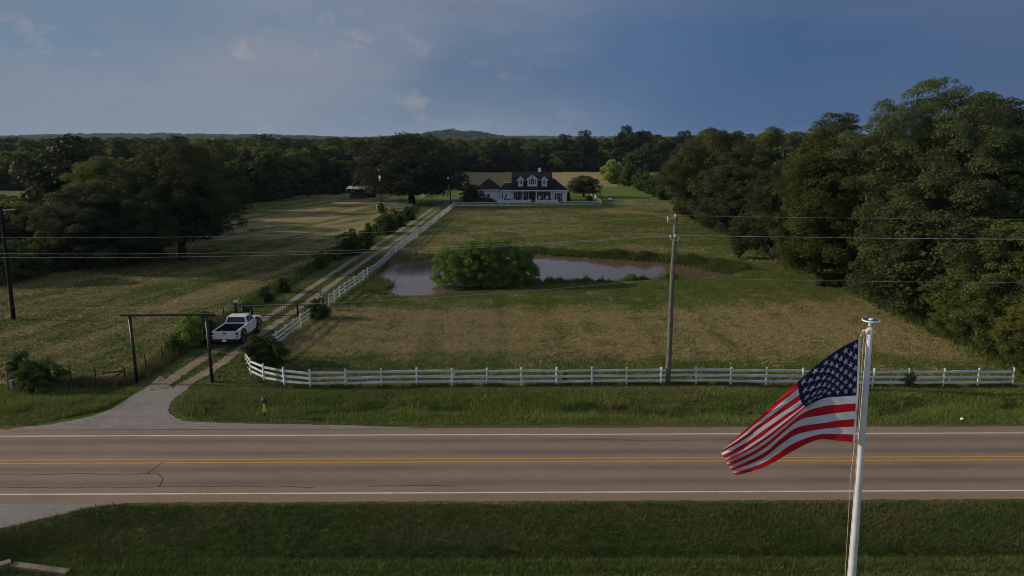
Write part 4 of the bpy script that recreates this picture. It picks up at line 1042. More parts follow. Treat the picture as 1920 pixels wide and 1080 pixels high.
# overhead wires: (heights at the near pole, left sag, right sag)
PX = bx+.05; PY = by
def wire(label, dy, zp, zl, sagl, sagr, r=.0065):
    def span(x0, z0, x1, z1, sag, n=36):
        return [(x0+(x1-x0)*t, PY+dy+RSL*(x0+(x1-x0)*t-PX), z0+(z1-z0)*t-4*sag*t*(1-t)) for t in [i/n for i in range(n+1)]]
    P = span(-62, zl, PX, zp, sagl)+span(PX, zp, 86, zp+.35, sagr)[1:]
    o = MB().tube(P, r, 5).build('power_line', M['wire'], off=(PX, PY, zp)); o.location = (PX, PY, zp); tag(o, label, 'power line', 'overhead lines'); return o
def zat(px, py): return AT(px, py, PY)[2]
zl = zat(250, 440); wire('topmost thin overhead wire, resting on the utility pole top', 0, H0+.1, H0-.15, 1.28, .45)
wire('upper of the two close overhead wires held by the pole clamps', -.18, zat(1262, 440), zat(1262, 440)-.1, 1.15, .5, .008)
wire('lower of the two close overhead wires held by the pole clamps', .25, zat(1262, 442)-.02, zat(1262, 442)-.35, 1.25, .42, .008)
wire('lowest overhead cable, crossing in front of the pond', -.16, zat(1260, 520), zat(1262, 520)-.2, 1.85, .55, .007)
# flag pole
D0 = 16.6; fx, fy, fz = AT(1633, 600, D0)
FP = thing('flagpole', 'tall white flagpole in the foreground with a round solar light on top', 'flagpole', (AT(1597, 1080, D0-.0)[0]-.23*0, D0, -.75))
bxp = AT(1597, 1080, D0); dxp = (fx-bxp[0])/(fz-bxp[2]); base = (fx-dxp*(fz+.75), D0, -.75); FP.location = base
Hf = fz+.75
pts = [(dxp*Hf*t, 0, Hf*.985*t) for t in [i/10 for i in range(11)]]
MB().tube(pts, [.125-.062*(i/10)**1.3 for i in range(11)], 24).build('shaft', M['pole_white'], FP)
topx = dxp*Hf
MB().tube([(topx, 0, Hf-.16), (topx, 0, Hf-.03)], .048, 16).build('collar', M['pole_white'], FP)
mb = MB(); mb.tube([(topx-.05, 0, Hf-.33), (topx-.05, 0, Hf-.23)], .06, 16); mb.tube([(topx, 0, Hf-.30), (topx-.18, 0, Hf-.26)], .018, 6); mb.build('pulley', M['pole_white'], FP)
mb = MB(); mb.tube([(topx, 0, Hf-.03), (topx, 0, Hf+.005)], [.19, .205], 28); mb.build('light_rim', M['trim'], FP)
mb = MB(); mb.tube([(topx, 0, Hf+.006), (topx, 0, Hf+.012)], .178, 28); mb.build('solar_panel', M['solar'], FP)
MB().tube([(topx, 0, Hf+.013), (topx, 0, Hf+.035)], [.06, .045], 14).build('light_cap', M['trim'], FP)
# flag
def crom(T, Pn, t):
    """nonuniform Catmull-Rom; T knots, Pn values (k,...), t samples"""
    T = np.asarray(T, float); Pn = np.asarray(Pn, float); k = len(T); m = np.zeros_like(Pn)
    for i in range(k):
        a, b = max(0, i-1), min(k-1, i+1); m[i] = (Pn[b]-Pn[a])/(T[b]-T[a])
    i = np.clip(np.searchsorted(T, t, 'right')-1, 0, k-2); h = (T[i+1]-T[i]); s = ((t-T[i])/h)
    sh = (-1,)+(1,)*(Pn.ndim-1); s = s.reshape(sh); h = h.reshape(sh)
    return (2*s**3-3*s**2+1)*Pn[i]+(s**3-2*s**2+s)*h*m[i]+(-2*s**3+3*s**2)*Pn[i+1]+(s**3-s**2)*h*m[i+1]
FU = [0, .13, .27, .40, .55, .70, .85, 1]; FV = [0, 3/13, 5/13, 7/13, 10/13, 1]
FK = [[(925, 180), (919, 335), (914, 440), (910, 545), (899, 693), (888, 842)], [(800, 243), (803, 385), (804, 468), (805, 552), (790, 703), (778, 832)], [(660, 343), (690, 440), (692, 503), (693, 563), (668, 722), (650, 826)],
      [(523, 459), (543, 573), (566, 609), (574, 620), (530, 745), (505, 892)], [(390, 583), (425, 655), (441, 700), (455, 722), (425, 815), (398, 955)], [(268, 695), (290, 748), (300, 803), (318, 830), (325, 900), (310, 1000)],
      [(168, 785), (180, 828), (182, 882), (195, 905), (214, 960), (225, 1028)], [(92, 852), (44, 905), (62, 942), (72, 966), (98, 1008), (135, 1052)]]
def flag_pos(u, v):
    u = np.atleast_1d(u).astype(float); v = np.atleast_1d(v).astype(float)
    rowsP = crom(FU, np.array(FK, float), u)                     # (n,6,2)
    out = np.zeros((len(u), 2))
    T = np.asarray(FV); i = np.clip(np.searchsorted(T, v, 'right')-1, 0, 4); 
    mm = np.zeros_like(rowsP)
    for j in range(6):
        a, b = max(0, j-1), min(5, j+1); mm[:, j] = (rowsP[:, b]-rowsP[:, a])/(T[b]-T[a])
    n = np.arange(len(u)); h = (T[i+1]-T[i])[:, None]; s = ((v-T[i])[:, None])/h
    P = (2*s**3-3*s**2+1)*rowsP[n, i]+(s**3-2*s**2+s)*h*mm[n, i]+(-2*s**3+3*s**2)*rowsP[n, i+1]+(s**3-s**2)*h*mm[n, i+1]
    px = 1340+P[:, 0]/3.376; py = 580+P[:, 1]/3.376
    amp = u**.6
    dep = -.75*u+.13*amp*np.sin(2*pi*(1.5*v+.9*u)+.6)+.05*amp*np.sin(2*pi*(3.1*v-1.6*u)+1.2)+.35*np.exp(-((v-.50-.10*(u-.4))/.10)**2)*ss(.22, .5, u)*.8
    dep = dep+.012*np.sin(2*pi*(9*v+7*u))*ss(0, .12, u)+.007*np.sin(2*pi*(21*v+9*u+.5*np.sin(9*u)))*ss(0, .08, u)
    X = np.zeros((len(u), 3)); D = D0+dep
    cx = (px-960)/FPX; cy = (540-py)/FPX; dy = cos(PITCH)+cy*sin(PITCH); dz = -sin(PITCH)+cy*cos(PITCH); t = D/dy
    return np.stack([cx*t, D, CAMH+dz*t], 1)
def flag():
    nu, nv = 130, 78; us = np.linspace(0, 1, nu+1); vs = np.linspace(0, 1, nv+1); uu, vv = np.meshgrid(us, vs)
    V = flag_pos(uu.ravel(), vv.ravel()); i = np.arange(nu)[None]+np.arange(nv)[:, None]*(nu+1)
    F = np.stack([i, i+1, i+nu+2, i+nu+1], -1).reshape(-1, 4)
    ui = (np.arange(nu)[None]+.5)/nu+np.zeros((nv, 1)); vi = (np.arange(nv)[:, None]+.5)/nv+np.zeros((1, nu))
    st_ = np.floor(vi*13).astype(int) % 2; mi = np.where((ui < .4) & (vi < 7/13), 2, st_); mi = np.where(ui < 1.6/130, 1, mi).ravel()
    # stars on both faces
    SV = []; SF = []; SM = []; b0 = len(V)
    def nrm(u, v):
        e = .004; a = flag_pos(u+e, v)-flag_pos(u-e, v); b = flag_pos(u, v+e)-flag_pos(u, v-e); n_ = np.cross(a, b); return n_/np.linalg.norm(n_, axis=1, keepdims=True)
    F = [tuple(f) for f in F]
    for r_ in range(9):
        for c_ in range(6 if r_ % 2 == 0 else 5):
            u0 = .4*((c_*2+1+(r_ % 2))/12); v0 = (7/13)*((r_+1)/10); R0 = .038
            # bring the canton's star grid to the mapped cloth
            for sgn in (-1, 1):
                us_, vs_ = [u0], [v0]
                for k in range(10):
                    rr = R0*(1 if k % 2 == 0 else .40); a = k*pi/5; us_.append(u0+rr*sin(a)/1.75); vs_.append(v0-rr*cos(a))
                us_ = np.array(us_); vs_ = np.clip(np.array(vs_), .001, .999); P = flag_pos(us_, vs_)+sgn*.008*nrm(us_, np.clip(vs_, .01, .99))
                b = b0+len(SV); SV += list(P); SF += [(b, b+1+k, b+1+(k+1) % 10) for k in range(10)]; SM += [1]*10
    V = np.concatenate([V, np.array(SV)]); org = flag_pos(0, 0)[0]
    me = bpy.data.meshes.new('flag'); me.from_pydata([tuple(p-org) for p in V], [], F+SF)
    for m in ('flag_red', 'flag_white', 'flag_blue'): me.materials.append(M[m])
    me.polygons.foreach_set('material_index', list(mi)+SM); me.polygons.foreach_set('use_smooth', [True]*len(F)+[False]*len(SF)); me.update()
    o = link('flag', me); o.location = tuple(org); tag(o, 'large red, white and blue stars and stripes flag blowing left from the flagpole', 'flag')
    # halyard
    a = flag_pos(0, 0)[0]; c = flag_pos(0, 1)[0]; h = thing('halyard', 'thin pale rope of the flagpole running down past the flag hoist', 'rope', tuple(a))
    tp = Vector((base[0]+topx-.14, D0, fz-.28)); bt = Vector((base[0]+.02-.16, D0, .6))
    MB().tube([tp, Vector(a)+Vector((.03, 0, .12)), Vector(a)], .010, 6).build('upper_rope', M['rope'], h, a)
    MB().tube([tuple(c), (c[0]-.02, c[1], c[2]-.9), tuple(bt)], .007, 6).build('lower_rope', M['rope'], h, a)
    MB().tube([tp, tp.lerp(bt, .5)+Vector((.05, 0, 0)), bt+Vector((.05, 0, 0))], .006, 6).build('return_rope', M['rope'], h, a)
    mb = MB()
    for q in (a, c): mb.tube([tuple(q), (q[0]+.01, q[1], q[2]+.10)], .018, 6)
    mb.build('snap_hook', M['chrome'], h, a)
flag()

# ------------------------------------------------------------------ vehicles
def pickup(label, loc, rz, paint, name='pickup_truck', group=None):
    o = thing(name, label, 'pickup truck', loc, rz, group); W = 1.02
    def arch(yc, zc, r, y0, y1):
        return [(yc+r*cos(a), zc+r*sin(a)) for a in [pi-pi*k/8 for k in range(9)]]
    zb = .62; rear, frontw = -1.80, 1.88; ar = .56
    # lower body under cab and bonnet, side outline with the front arch
    prof = [(-.62, zb)]+[(frontw-ar-.0, zb)]+arch(frontw, zb, ar, 0, 0)[1:-1]+[(frontw+ar, zb), (2.85, .70), (2.90, 1.0), (2.84, 1.28), (2.55, 1.36), (1.35, 1.46), (1.05, 1.48), (-.62, 1.46)]
    body = MB(); body.prism(prof, 'x', -W, W)
    # bed: two side walls with rear arch, floor, front wall
    bp = [(-3.02, .72)]+[(rear-ar, zb+.06)]+arch(rear, zb+.06, ar, 0, 0)[1:-1]+[(rear+ar, zb+.06), (-.625, zb), (-.625, 1.45), (-3.02, 1.42)]
    for s in (-1, 1): body.prism([p for p in bp], 'x', s*W if s > 0 else -W, s*(W-.16) if s > 0 else -W+.16)
    b = body.build('body', paint, o, bevel=.025)
    MB().box((0, -1.82, .80), (2*(W-.16), 2.34, .06)).build('bed_liner', M['plastic'], o)
    MB().box((0, -.66, 1.12), (2*(W-.16), .05, .62)).build('bed_front', M['plastic'], o)
    # liner side faces (dark) and tailgate
    mb = MB()
    for s in (-1, 1): mb.box((s*(W-.175), -1.82, 1.12), (.02, 2.3, .6)); mb.box((s*(W-.30), rear, .98), (.22, .9, .30))
    mb.build('wheel_well_liner', M['plastic'], o)
    tg = MB().box((0, -3.055, 1.10), (2*W-.30, .09, .64)).build('tailgate', paint, o, bevel=.02)
    MB().box((0, -3.105, 1.22), (.26, .02, .09)).build('handle', M['plastic'], tg); MB().box((0, -3.03, 1.435), (1.3, .07, .03)).build('spoiler', M['plastic'], tg)
    MB().prism([(sin(k*pi/6)*.10, 1.33+cos(k*pi/6)*.04) for k in range(12)], 'y', -3.108, -3.098).build('badge', M['chrome'], tg)
    MB().box((-.66, -3.102, 1.17), (.28, .008, .035)).build('lettering', M['galv'], tg)
    for s in (-1, 1):
        l = MB().box((s*(W-.07), -3.03, 1.12), (.17, .10, .40)).build('tail_light', M['red_lamp'], o, bevel=.015)
        MB().box((s*(W-.07), -3.085, 1.06), (.15, .012, .09)).build('reversing_lens', M['trim'], l)
    MB().box((0, -3.13, .68), (2*W-.1, .20, .20)).build('rear_bumper', M['plastic'], o, bevel=.03)
    MB().box((0, -3.245, .70), (.32, .012, .17)).build('licence_plate', M['plate'], o)
    mb = MB(); mb.box((0, 2.92, .72), (2*W-.04, .22, .30)); mb.build('front_bumper', M['plastic'], o, bevel=.03)
    MB().box((0, 2.895, 1.08), (1.3, .05, .34)).build('grille', M['plastic'], o)
    for s in (-1, 1): MB().box((s*.83, 2.86, 1.10), (.30, .12, .26)).build('headlight', M['glass'], o, bevel=.02)
    # cabin
    B = [(-.95, -.60, 1.44), (.95, -.60, 1.44), (.97, 1.30, 1.44), (-.97, 1.30, 1.44)]; T = [(-.76, -.36, 1.98), (.76, -.36, 1.98), (.74, .62, 2.0), (-.74, .62, 2.0)]
    cab = MB(); cab.add(B+T, [(3, 2, 1, 0), (4, 5, 6, 7), (0, 1, 5, 4), (1, 2, 6, 5), (2, 3, 7, 6), (3, 0, 4, 7)]); cab.build('cab', paint, o, bevel=.06)
    def panel(nm, q, inset, m):
        A, Bq, C, Dq = [Vector(p) for p in q]; n_ = (Bq-A).cross(Dq-A).normalized(); c_ = (A+Bq+C+Dq)/4
        def bil(u, v): return A*(1-u)*(1-v)+Bq*u*(1-v)+C*u*v+Dq*(1-u)*v
        u0, u1, v0, v1 = inset; P = [bil(u, v)+n_*.006 for u, v in ((u0, v0), (u1, v0), (u1, v1), (u0, v1))]
        return MB().add(P+[p-n_*.03 for p in P], [(0, 1, 2, 3), (0, 4, 5, 1), (1, 5, 6, 2), (2, 6, 7, 3), (3, 7, 4, 0)]).build(nm, M[m], o)
    panel('rear_window', (B[0], B[1], T[1], T[0]), (.08, .92, .14, .90), 'glass')
    panel('windscreen', (B[2], B[3], T[3], T[2]), (.06, .94, .08, .92), 'glass')
    for q in ((B[1], B[2], T[2], T[1]), (B[3], B[0], T[0], T[3])):
        r_ = q[0] == B[1]
        panel('side_window', q, (.10, .46, .12, .84) if r_ else (.54, .90, .12, .84), 'glass'); panel('side_window', q, (.50, .88, .12, .84) if r_ else (.12, .50, .12, .84), 'glass')
    for s in (-1, 1):
        for y in (-.02, .95):
            MB().box((s*(W+.012), y-.28, 1.30), (.03, .16, .035)).build('door_handle', M['plastic'], o)
        mb = MB()
        for y in (-.62, .38, 1.38): mb.box((s*(W+.001), y, 1.08), (.006, .014, .72))
        mb.build('door_gap', M['plastic'], o)
        mb = MB(); mb.box((s*(W+.16), 1.12, 1.50), (.26, .12, .22)); mb.bar((s*(W-.08), 1.12, 1.44), (s*(W+.1), 1.12, 1.46), .05, .05); mb.build('mirror', M['plastic'], o, bevel=.02)
        MB().box((s*(W+.05), .02, .52), (.18, 2.4, .07)).build('running_board', M['plastic'], o)
        for yc, zc in ((rear, zb+.06), (frontw, zb)):
            mb = MB(); A_ = [(yc+ar*1.0*cos(a), zc+ar*sin(a)) for a in [pi*k/10 for k in range(11)]]; B_ = [(yc+(ar+.11)*cos(a), zc+(ar+.11)*sin(a)) for a in [pi*k/10 for k in range(11)]]
            mb.prism(A_+B_[::-1], 'x', s*(W-.05), s*(W+.065)); mb.build('fender_flare', M['plastic'], o)
            wb = thing_part('wheel', o, (s*(W-.13), yc, .435))
            w = MB(); w.tube([(-.15, 0, 0), (-.13, 0, 0), (.13, 0, 0), (.15, 0, 0)], [.39, .435, .435, .39], 24); t_ = w.build('tyre', M['rubber'], wb)
            MB().tube([(s*.10, 0, 0), (s*.158, 0, 0)], [.26, .24], 16).build('rim', M['rim'], wb)
    MB().box((0, -.1, .55), (1.5, 4.6, .22)).build('chassis', M['plastic'], o)
    return o
def thing_part(name, parent, loc):
    e = bpy.data.objects.new(name, None); COL.objects.link(e); e.parent = parent; e.location = loc; e.empty_display_size = .1; return e
rw = G(455, 646); fw = G(484, 623.5)
hd = atan2(-(fw[0]-rw[0]), fw[1]-rw[1]); cxp, cyp = (rw[0]+fw[0])/2-.92, (rw[1]+fw[1])/2
pickup('white pickup truck stopped on the driveway facing the black gate', (cxp, cyp, hz(cxp, cyp)+.03), hd, M['white_car'])
ld = MB().ball((0, 0, .16), (.17, .15, .14)).build('bundle', M['trim']); ld.location = (cxp+.35, cyp-2.5, .88); tag(ld, 'small pale bundle lying in the bed of the white pickup', 'bundle')
g = G(894, 381.5); pickup('black pickup truck parked side-on between the garage and the lawn fence', (g[0]+1.0, g[1]+1.2, hz(g[0], g[1])), R(-86), M['black_car'])

# ------------------------------------------------------------------ house
def house():
    k = 1/47.3; X0, Y0 = G(860, 376)[0], 196.0
    base_z = AT(900, 375.5, Y0)[2]
    base_z = max(-.2, min(.6, base_z))
    def X(c): return AT(860+c/6.857, 360, Y0)[0]
    def Z(c): return AT(960, 300+c/6.857, Y0)[2]
    cx = X(945); o = thing('farmhouse', 'white two-storey farmhouse with black roof, three dormers and a long front porch', 'house', (cx, Y0, 0)); of = (cx, Y0, 0)
    zg = hz(cx, Y0)-.1; ze = Z(388); zr = Z(132)-.6; bw = M['brick_white']
    def P(nm, mb, m, parent=None, **kw): return mb.build(nm, m, parent or o, of if (parent is None or True) else None, **kw)
    xm0, xm1 = X(690), X(1207); porch = 2.3; dep = 10.5
    # main block
    P('wall', MB().prism([(Y0+porch, zg), (Y0+dep, zg), (Y0+dep, ze+.05), ((Y0+porch*.5+dep*.5), zr-.35), (Y0+porch, ze+1.6)], 'x', xm0, xm1), bw)
    yr = Y0+dep*.52
    # main roof: steep gable, two slabs that run on over the porch
    def slab(x0, x1, a, b, th=.16):
        return MB().add([(x0, a[0], a[1]), (x1, a[0], a[1]), (x1, b[0], b[1]), (x0, b[0], b[1]), (x0, a[0], a[1]-th), (x1, a[0], a[1]-th), (x1, b[0], b[1]-th), (x0, b[0], b[1]-th)],
                        [(0, 1, 2, 3), (7, 6, 5, 4), (0, 4, 5, 1), (1, 5, 6, 2), (2, 6, 7, 3), (3, 7, 4, 0)])
    rf = P('roof', slab(X(680), X(1212), (Y0-.35, ze), (yr, zr)), M['roof']); P('roof', slab(X(680), X(1212), (Y0+dep+.35, ze), (yr+.002, zr)), M['roof'])
    ch = MB().box((X(1050), yr+.9, zr+.1), (.85, .8, 1.5)); P('chimney', ch, M['trim'], rf); rf_ = rf
    P('chimney_cap', MB().box((X(1050), yr+.9, zr+.95), (.45, .45, .22)), M['galv'], rf)
    P('fascia', MB().box(((X(680)+X(1212))/2, Y0-.37, ze-.12), (X(1212)-X(680), .06, .26)), M['trim'])
    P('porch_floor', MB().box(((xm0+xm1)/2, Y0+porch/2, zg+.2), (xm1-xm0, porch-.02, .4)), M['concrete'])
    P('porch_steps', MB().box((X(952), Y0-.45, zg+.1), (1.9, .8, .28)), M['door_red'])
    for c in (697, 825, 1000, 1190):
        P('porch_post', MB().box((X(c)+.05, Y0+.08, (zg+.4+ze-.2)/2), (.20, .20, ze-zg-.62)), M['trim'])
    zf = zg+.4; yw = Y0+porch-.02
    def window(x, y, z0, z1, w, shut=True, parent=o, depth=.08, bars=2):
        f = P('window', MB().box((x, y-.02, (z0+z1)/2), (w+.16, .06, z1-z0+.16)), M['trim'], parent)
        f2 = MB().box((x, y-.06, (z0+z1)/2), (w, .03, z1-z0)).build('pane', M['glass'], parent if parent != o else o, of)
        mb = MB()
        for i in range(1, bars): mb.box((x-w/2+w*i/bars, y-.08, (z0+z1)/2), (.05, .02, z1-z0))
        mb.box((x, y-.085, (z0+z1)/2), (w, .015, .05)); mb.build('glazing_bar', M['trim'], parent, of)
        if shut:
            for s in (-1, 1): P('shutter', MB().box((x+s*(w/2+.30), y-.03, (z0+z1)/2), (.36, .07, z1-z0+.1)), M['shutter'])
    for c in (755, 852): window(X(c), yw, zf+.35, zf+2.15, .85)
    for c in (1050, 1140): window(X(c), yw, zf+.35, zf+2.15, .80)
    d = P('front_door', MB().box((X(950), yw-.03, zf+1.1), (1.05, .08, 2.2)), M['door_red']); P('door_trim', MB().box((X(950), yw+.0, zf+1.2), (1.75, .04, 2.45)), M['shutter'])
    for c in (845, 1045, 1138):      # rocking chairs on the porch
        x = X(c); cz = zf; t = thing('porch_chair', {845: 'dark chair on the left part of the house porch', 1045: 'pale rocking chair on the porch right of the red door', 1138: 'pale rocking chair at the right end of the porch'}[c], 'chair', (x, Y0+1.0, cz)); m = M['shutter'] if c == 845 else M['trim']
        MB().box((0, 0, .43), (.55, .5, .06)).build('seat', m, t); MB().box((0, .26, .8), (.55, .06, .7)).build('backrest', m, t)
        for sx_ in (-.24, .24):
            for sy_ in (-.2, .22): MB().box((sx_, sy_, .2), (.05, .05, .4)).build('leg', m, t)
            MB().box((sx_, 0, .65), (.06, .5, .04)).build('armrest', m, t)
    # dormers
    def dormer(c0, c1, cp, zp, zb, zt, win):
        x0, x1 = X(c0), X(c1); zbm = Z(zb); ztp = Z(zt); zpk = Z(zp); yf = Y0+.85; yb = yr-.2; xm = (x0+x1)/2
        w = P('dormer', MB().prism([(x0, zbm), (x1, zbm), (x1, ztp), (xm, zpk-.12), (x0, ztp)], 'y', yf, yb), bw)
        e = .38; sl_ = (zpk-ztp)/((x1-x0)/2)
        for s in (-1, 1):
            xe = xm+s*((x1-x0)/2+e); zE = ztp-sl_*e; n_ = [(xm, zpk+.06), (xe, zE+.06), (xe, zE-.08), (xm, zpk-.10)]
            MB().prism(n_, 'y', yf-.25, yb).build('dormer_roof', M['roof'], w, of)
            MB().bar((xm, yf-.28, zpk-.02), (xe, yf-.28, zE-.0), .05, .20).build('bargeboard', M['trim'], w, of)
        return w, xm, yf
    for c0, c1, cp in ((765, 830, 797), (1070, 1137, 1103)):
        w, xm, yf = dormer(c0, c1, cp, 216, 342, 250, 0); window(xm, yf, Z(315), Z(264), .62, False, w)
    w, xm, yf = dormer(886, 1012, 948, 198, 342, 246, 0)
    for c in (915, 983): window(X(c), yf, Z(315), Z(262), .38, False, w, bars=1)
    window(xm, yf, Z(315), Z(256), .74, False, w)
    MB().prism([(xm+.37*cos(a), Z(256)+.37*sin(a)) for a in [pi*q/10 for q in range(11)]], 'y', yf-.075, yf+.0).build('arched_pane', M['glass'], w, of)
    MB().tube([(xm+.41*cos(a), yf-.05, Z(256)+.41*sin(a)) for a in [pi*q/10 for q in range(11)]], .045, 5).build('arch_trim', M['trim'], w, of)
    MB().tube([(xm, yf-.04, Z(215)), (xm, yf+.02, Z(215))], .16, 10).build('vent', M['shutter'], w, of)
    # hipped wings
    def hip(x0, x1, y0, y1, z0, z1, rx0, rx1, nm='roof'):
        ym = (y0+y1)/2; e = .35
        v = [(x0-e, y0-e, z0), (x1+e, y0-e, z0), (x1+e, y1+e, z0), (x0-e, y1+e, z0), (rx0, ym, z1), (rx1, ym, z1)]
        return P(nm, MB().add(v+[(p[0], p[1], p[2]-.14) for p in v[:4]], [(0, 1, 5, 4), (1, 2, 5), (2, 3, 4, 5), (3, 0, 4), (9, 8, 7, 6), (0, 6, 7, 1), (1, 7, 8, 2), (2, 8, 9, 3), (3, 9, 6, 0)]), M['roof'])
    xr1 = X(1393); P('wall', MB().box(((xm1+xr1)/2+.02, Y0+5.5, (zg+ze)/2), (xr1-xm1, 8.6, ze-zg)), bw)
    hip(xm1-.3, xr1, Y0+1.2, Y0+9.8, ze+.02, Z(250), X(1150), X(1240)); P('fascia', MB().box(((xm1+xr1)/2+.3, Y0+.86, ze-.10), (xr1-xm1+.3, .05, .2)), M['trim'])
    window(X(1287), Y0+1.18, zf+.2, zf+2.0, .95)
    # connector and garage
    xc0 = X(541); P('wall', MB().box(((xc0+xm0)/2-.02, Y0+4.6, (zg+ze)/2), (xm0-xc0, 7.5, ze-zg)), bw)
    hip(xc0, xm0+.6, Y0+.9, Y0+8.3, ze+.03, Z(303), X(600), X(720)); P('fascia', MB().box(((xc0+xm0)/2, Y0+.54, ze-.08), (xm0-xc0, .05, .2)), M['trim'])
    window(X(607), Y0+.84, zf+.9, zf+1.9, .5, False); window(X(563), Y0+.84, zf+.7, zf+2.0, .3, False, bars=1)
    P('side_door', MB().box((X(592), Y0+.80, zf+.35), (.35, .06, .9)), M['shutter'])
    xg0 = X(222); P('wall', MB().box(((xg0+xc0)/2-.02, Y0+6.4, (zg+ze)/2), (xc0-xg0, 8.2, ze-zg)), bw)
    hip(xg0, xc0-.35, Y0+2.3, Y0+10.5, ze+.05, Z(253), X(372), X(390)); P('fascia', MB().box(((xg0+xc0)/2, Y0+1.92, ze-.07), (xc0-xg0, .05, .2)), M['trim'])
    xd = X(378); P('garage_door', MB().prism([(xd-.38, zg+.1), (xd+.38, zg+.1)]+[(xd+.38*cos(a), zf+1.35+.38*sin(a)) for a in [pi*q/8 for q in range(9)]], 'y', Y0+2.22, Y0+2.35), M['door_brown'])
    # low garden walls in front
    for c0, c1, lab in ((515, 912, 'low white garden wall in front of the left half of the porch'), (994, 1262, 'low white garden wall in front of the right half of the porch')):
        a, b_ = X(c0), X(c1); t = thing('garden_wall', lab, 'wall', ((a+b_)/2, Y0-2.6, hz((a+b_)/2, Y0-2.6)))
        MB().box((0, 0, .25), (b_-a, .3, .72)).build('wall_body', M['brick_white'], t); MB().box((0, 0, .64), (b_-a+.1, .4, .06)).build('coping', M['trim'], t)
        for s in (-1, 1): MB().box((s*(b_-a)/2, 0, .42), (.42, .42, .95)).build('pier', M['trim'], t)
    for i, (c, lab) in enumerate(((430, 'green shrub bed below the garage wall'), (640, 'low shrubs before the white link between garage and porch'), (760, 'low dark shrubs at the left end of the porch'), (860, 'low dark shrubs left of the porch steps'), (1060, 'low dark shrubs right of the porch steps'), (1160, 'low dark shrubs at the right end of the porch'), (1290, 'dark shrub under the right wing window'))):
        tree('shrub', X(c), Y0-1.0-.2*(i % 2), .95, 1.5, lab, 'shrub', name='garden_shrub', group='shrubs at the foot of the house')
    tree('cedar', X(1425), Y0+3, 2.6, 1.0, 'upright dark shrub against the right end of the house', 'shrub', name='garden_shrub')
house()

# ------------------------------------------------------------------ shed, tractor, small things
def shed():
    a = G(651, 373); b_ = G(700, 373); w = b_[0]-a[0]; y = a[1]; t = thing('open_shed', 'open-sided shed with a pale tin roof at the foot of the left wood', 'shed', (a[0], y, hz(a[0], y)))
    h = AT(660, 354, y)[2]; d = 4.5
    MB().add([(-.3, -.4, h), (w+.3, -.4, h-.1), (w+.3, d, h+.45), (-.3, d, h+.55), (-.3, -.4, h-.08), (w+.3, -.4, h-.18), (w+.3, d, h+.37), (-.3, d, h+.47)], [(0, 1, 2, 3), (7, 6, 5, 4), (0, 4, 5, 1), (1, 5, 6, 2), (2, 6, 7, 3), (3, 7, 4, 0)]).build('roof', M['tin'], t)
    for x in (0, w*.5, w):
        for yy in (0, d-.3): MB().box((x, yy, h/2-.05), (.16, .16, h-.0)).build('post', M['galv'] if (x == 0 and yy == 0) else M['post'], t)
    MB().box((w/2, d-.15, h/2), (w, .06, h-.1)).build('back_wall', M['post'], t)
    for z in (.5, 1.0): MB().box((w*.45, .2, z), (w*.7, .06, .12)).build('rail', M['pale_wood'], t)
shed()
def tractor():
    g = G(826, 366); t = thing('tractor', 'small dark tractor parked on the lawn right of the broad oak', 'tractor', (g[0], g[1], hz(g[0], g[1])), R(80))
    MB().box((0, .7, .95), (.7, 1.6, .55)).build('bonnet', M['plastic'], t, bevel=.08); MB().box((0, -.5, .8), (.8, 1.0, .3)).build('chassis', M['plastic'], t); MB().box((0, -.75, 1.15), (.5, .45, .12)).build('seat', M['rubber'], t)
    mb = MB()
    for sx_ in (-.5, .5):
        for sy_ in (-1.1, -.1): mb.box((sx_, sy_, 1.5), (.06, .06, 1.2))
    mb.build('roll_bar', M['plastic'], t); MB().box((0, -.6, 2.13), (1.2, 1.2, .07)).build('canopy', M['solar'], t)
    for s in (-1, 1):
        for y, r in ((-.7, .62), (1.1, .40)):
            e = thing_part('wheel', t, (s*.68, y, r)); MB().tube([(-.16, 0, 0), (.16, 0, 0)], r, 18).build('tyre', M['rubber'], e); MB().tube([(s*.1, 0, 0), (s*.175, 0, 0)], r*.5, 12).build('rim', M['galv'], e)
tractor()
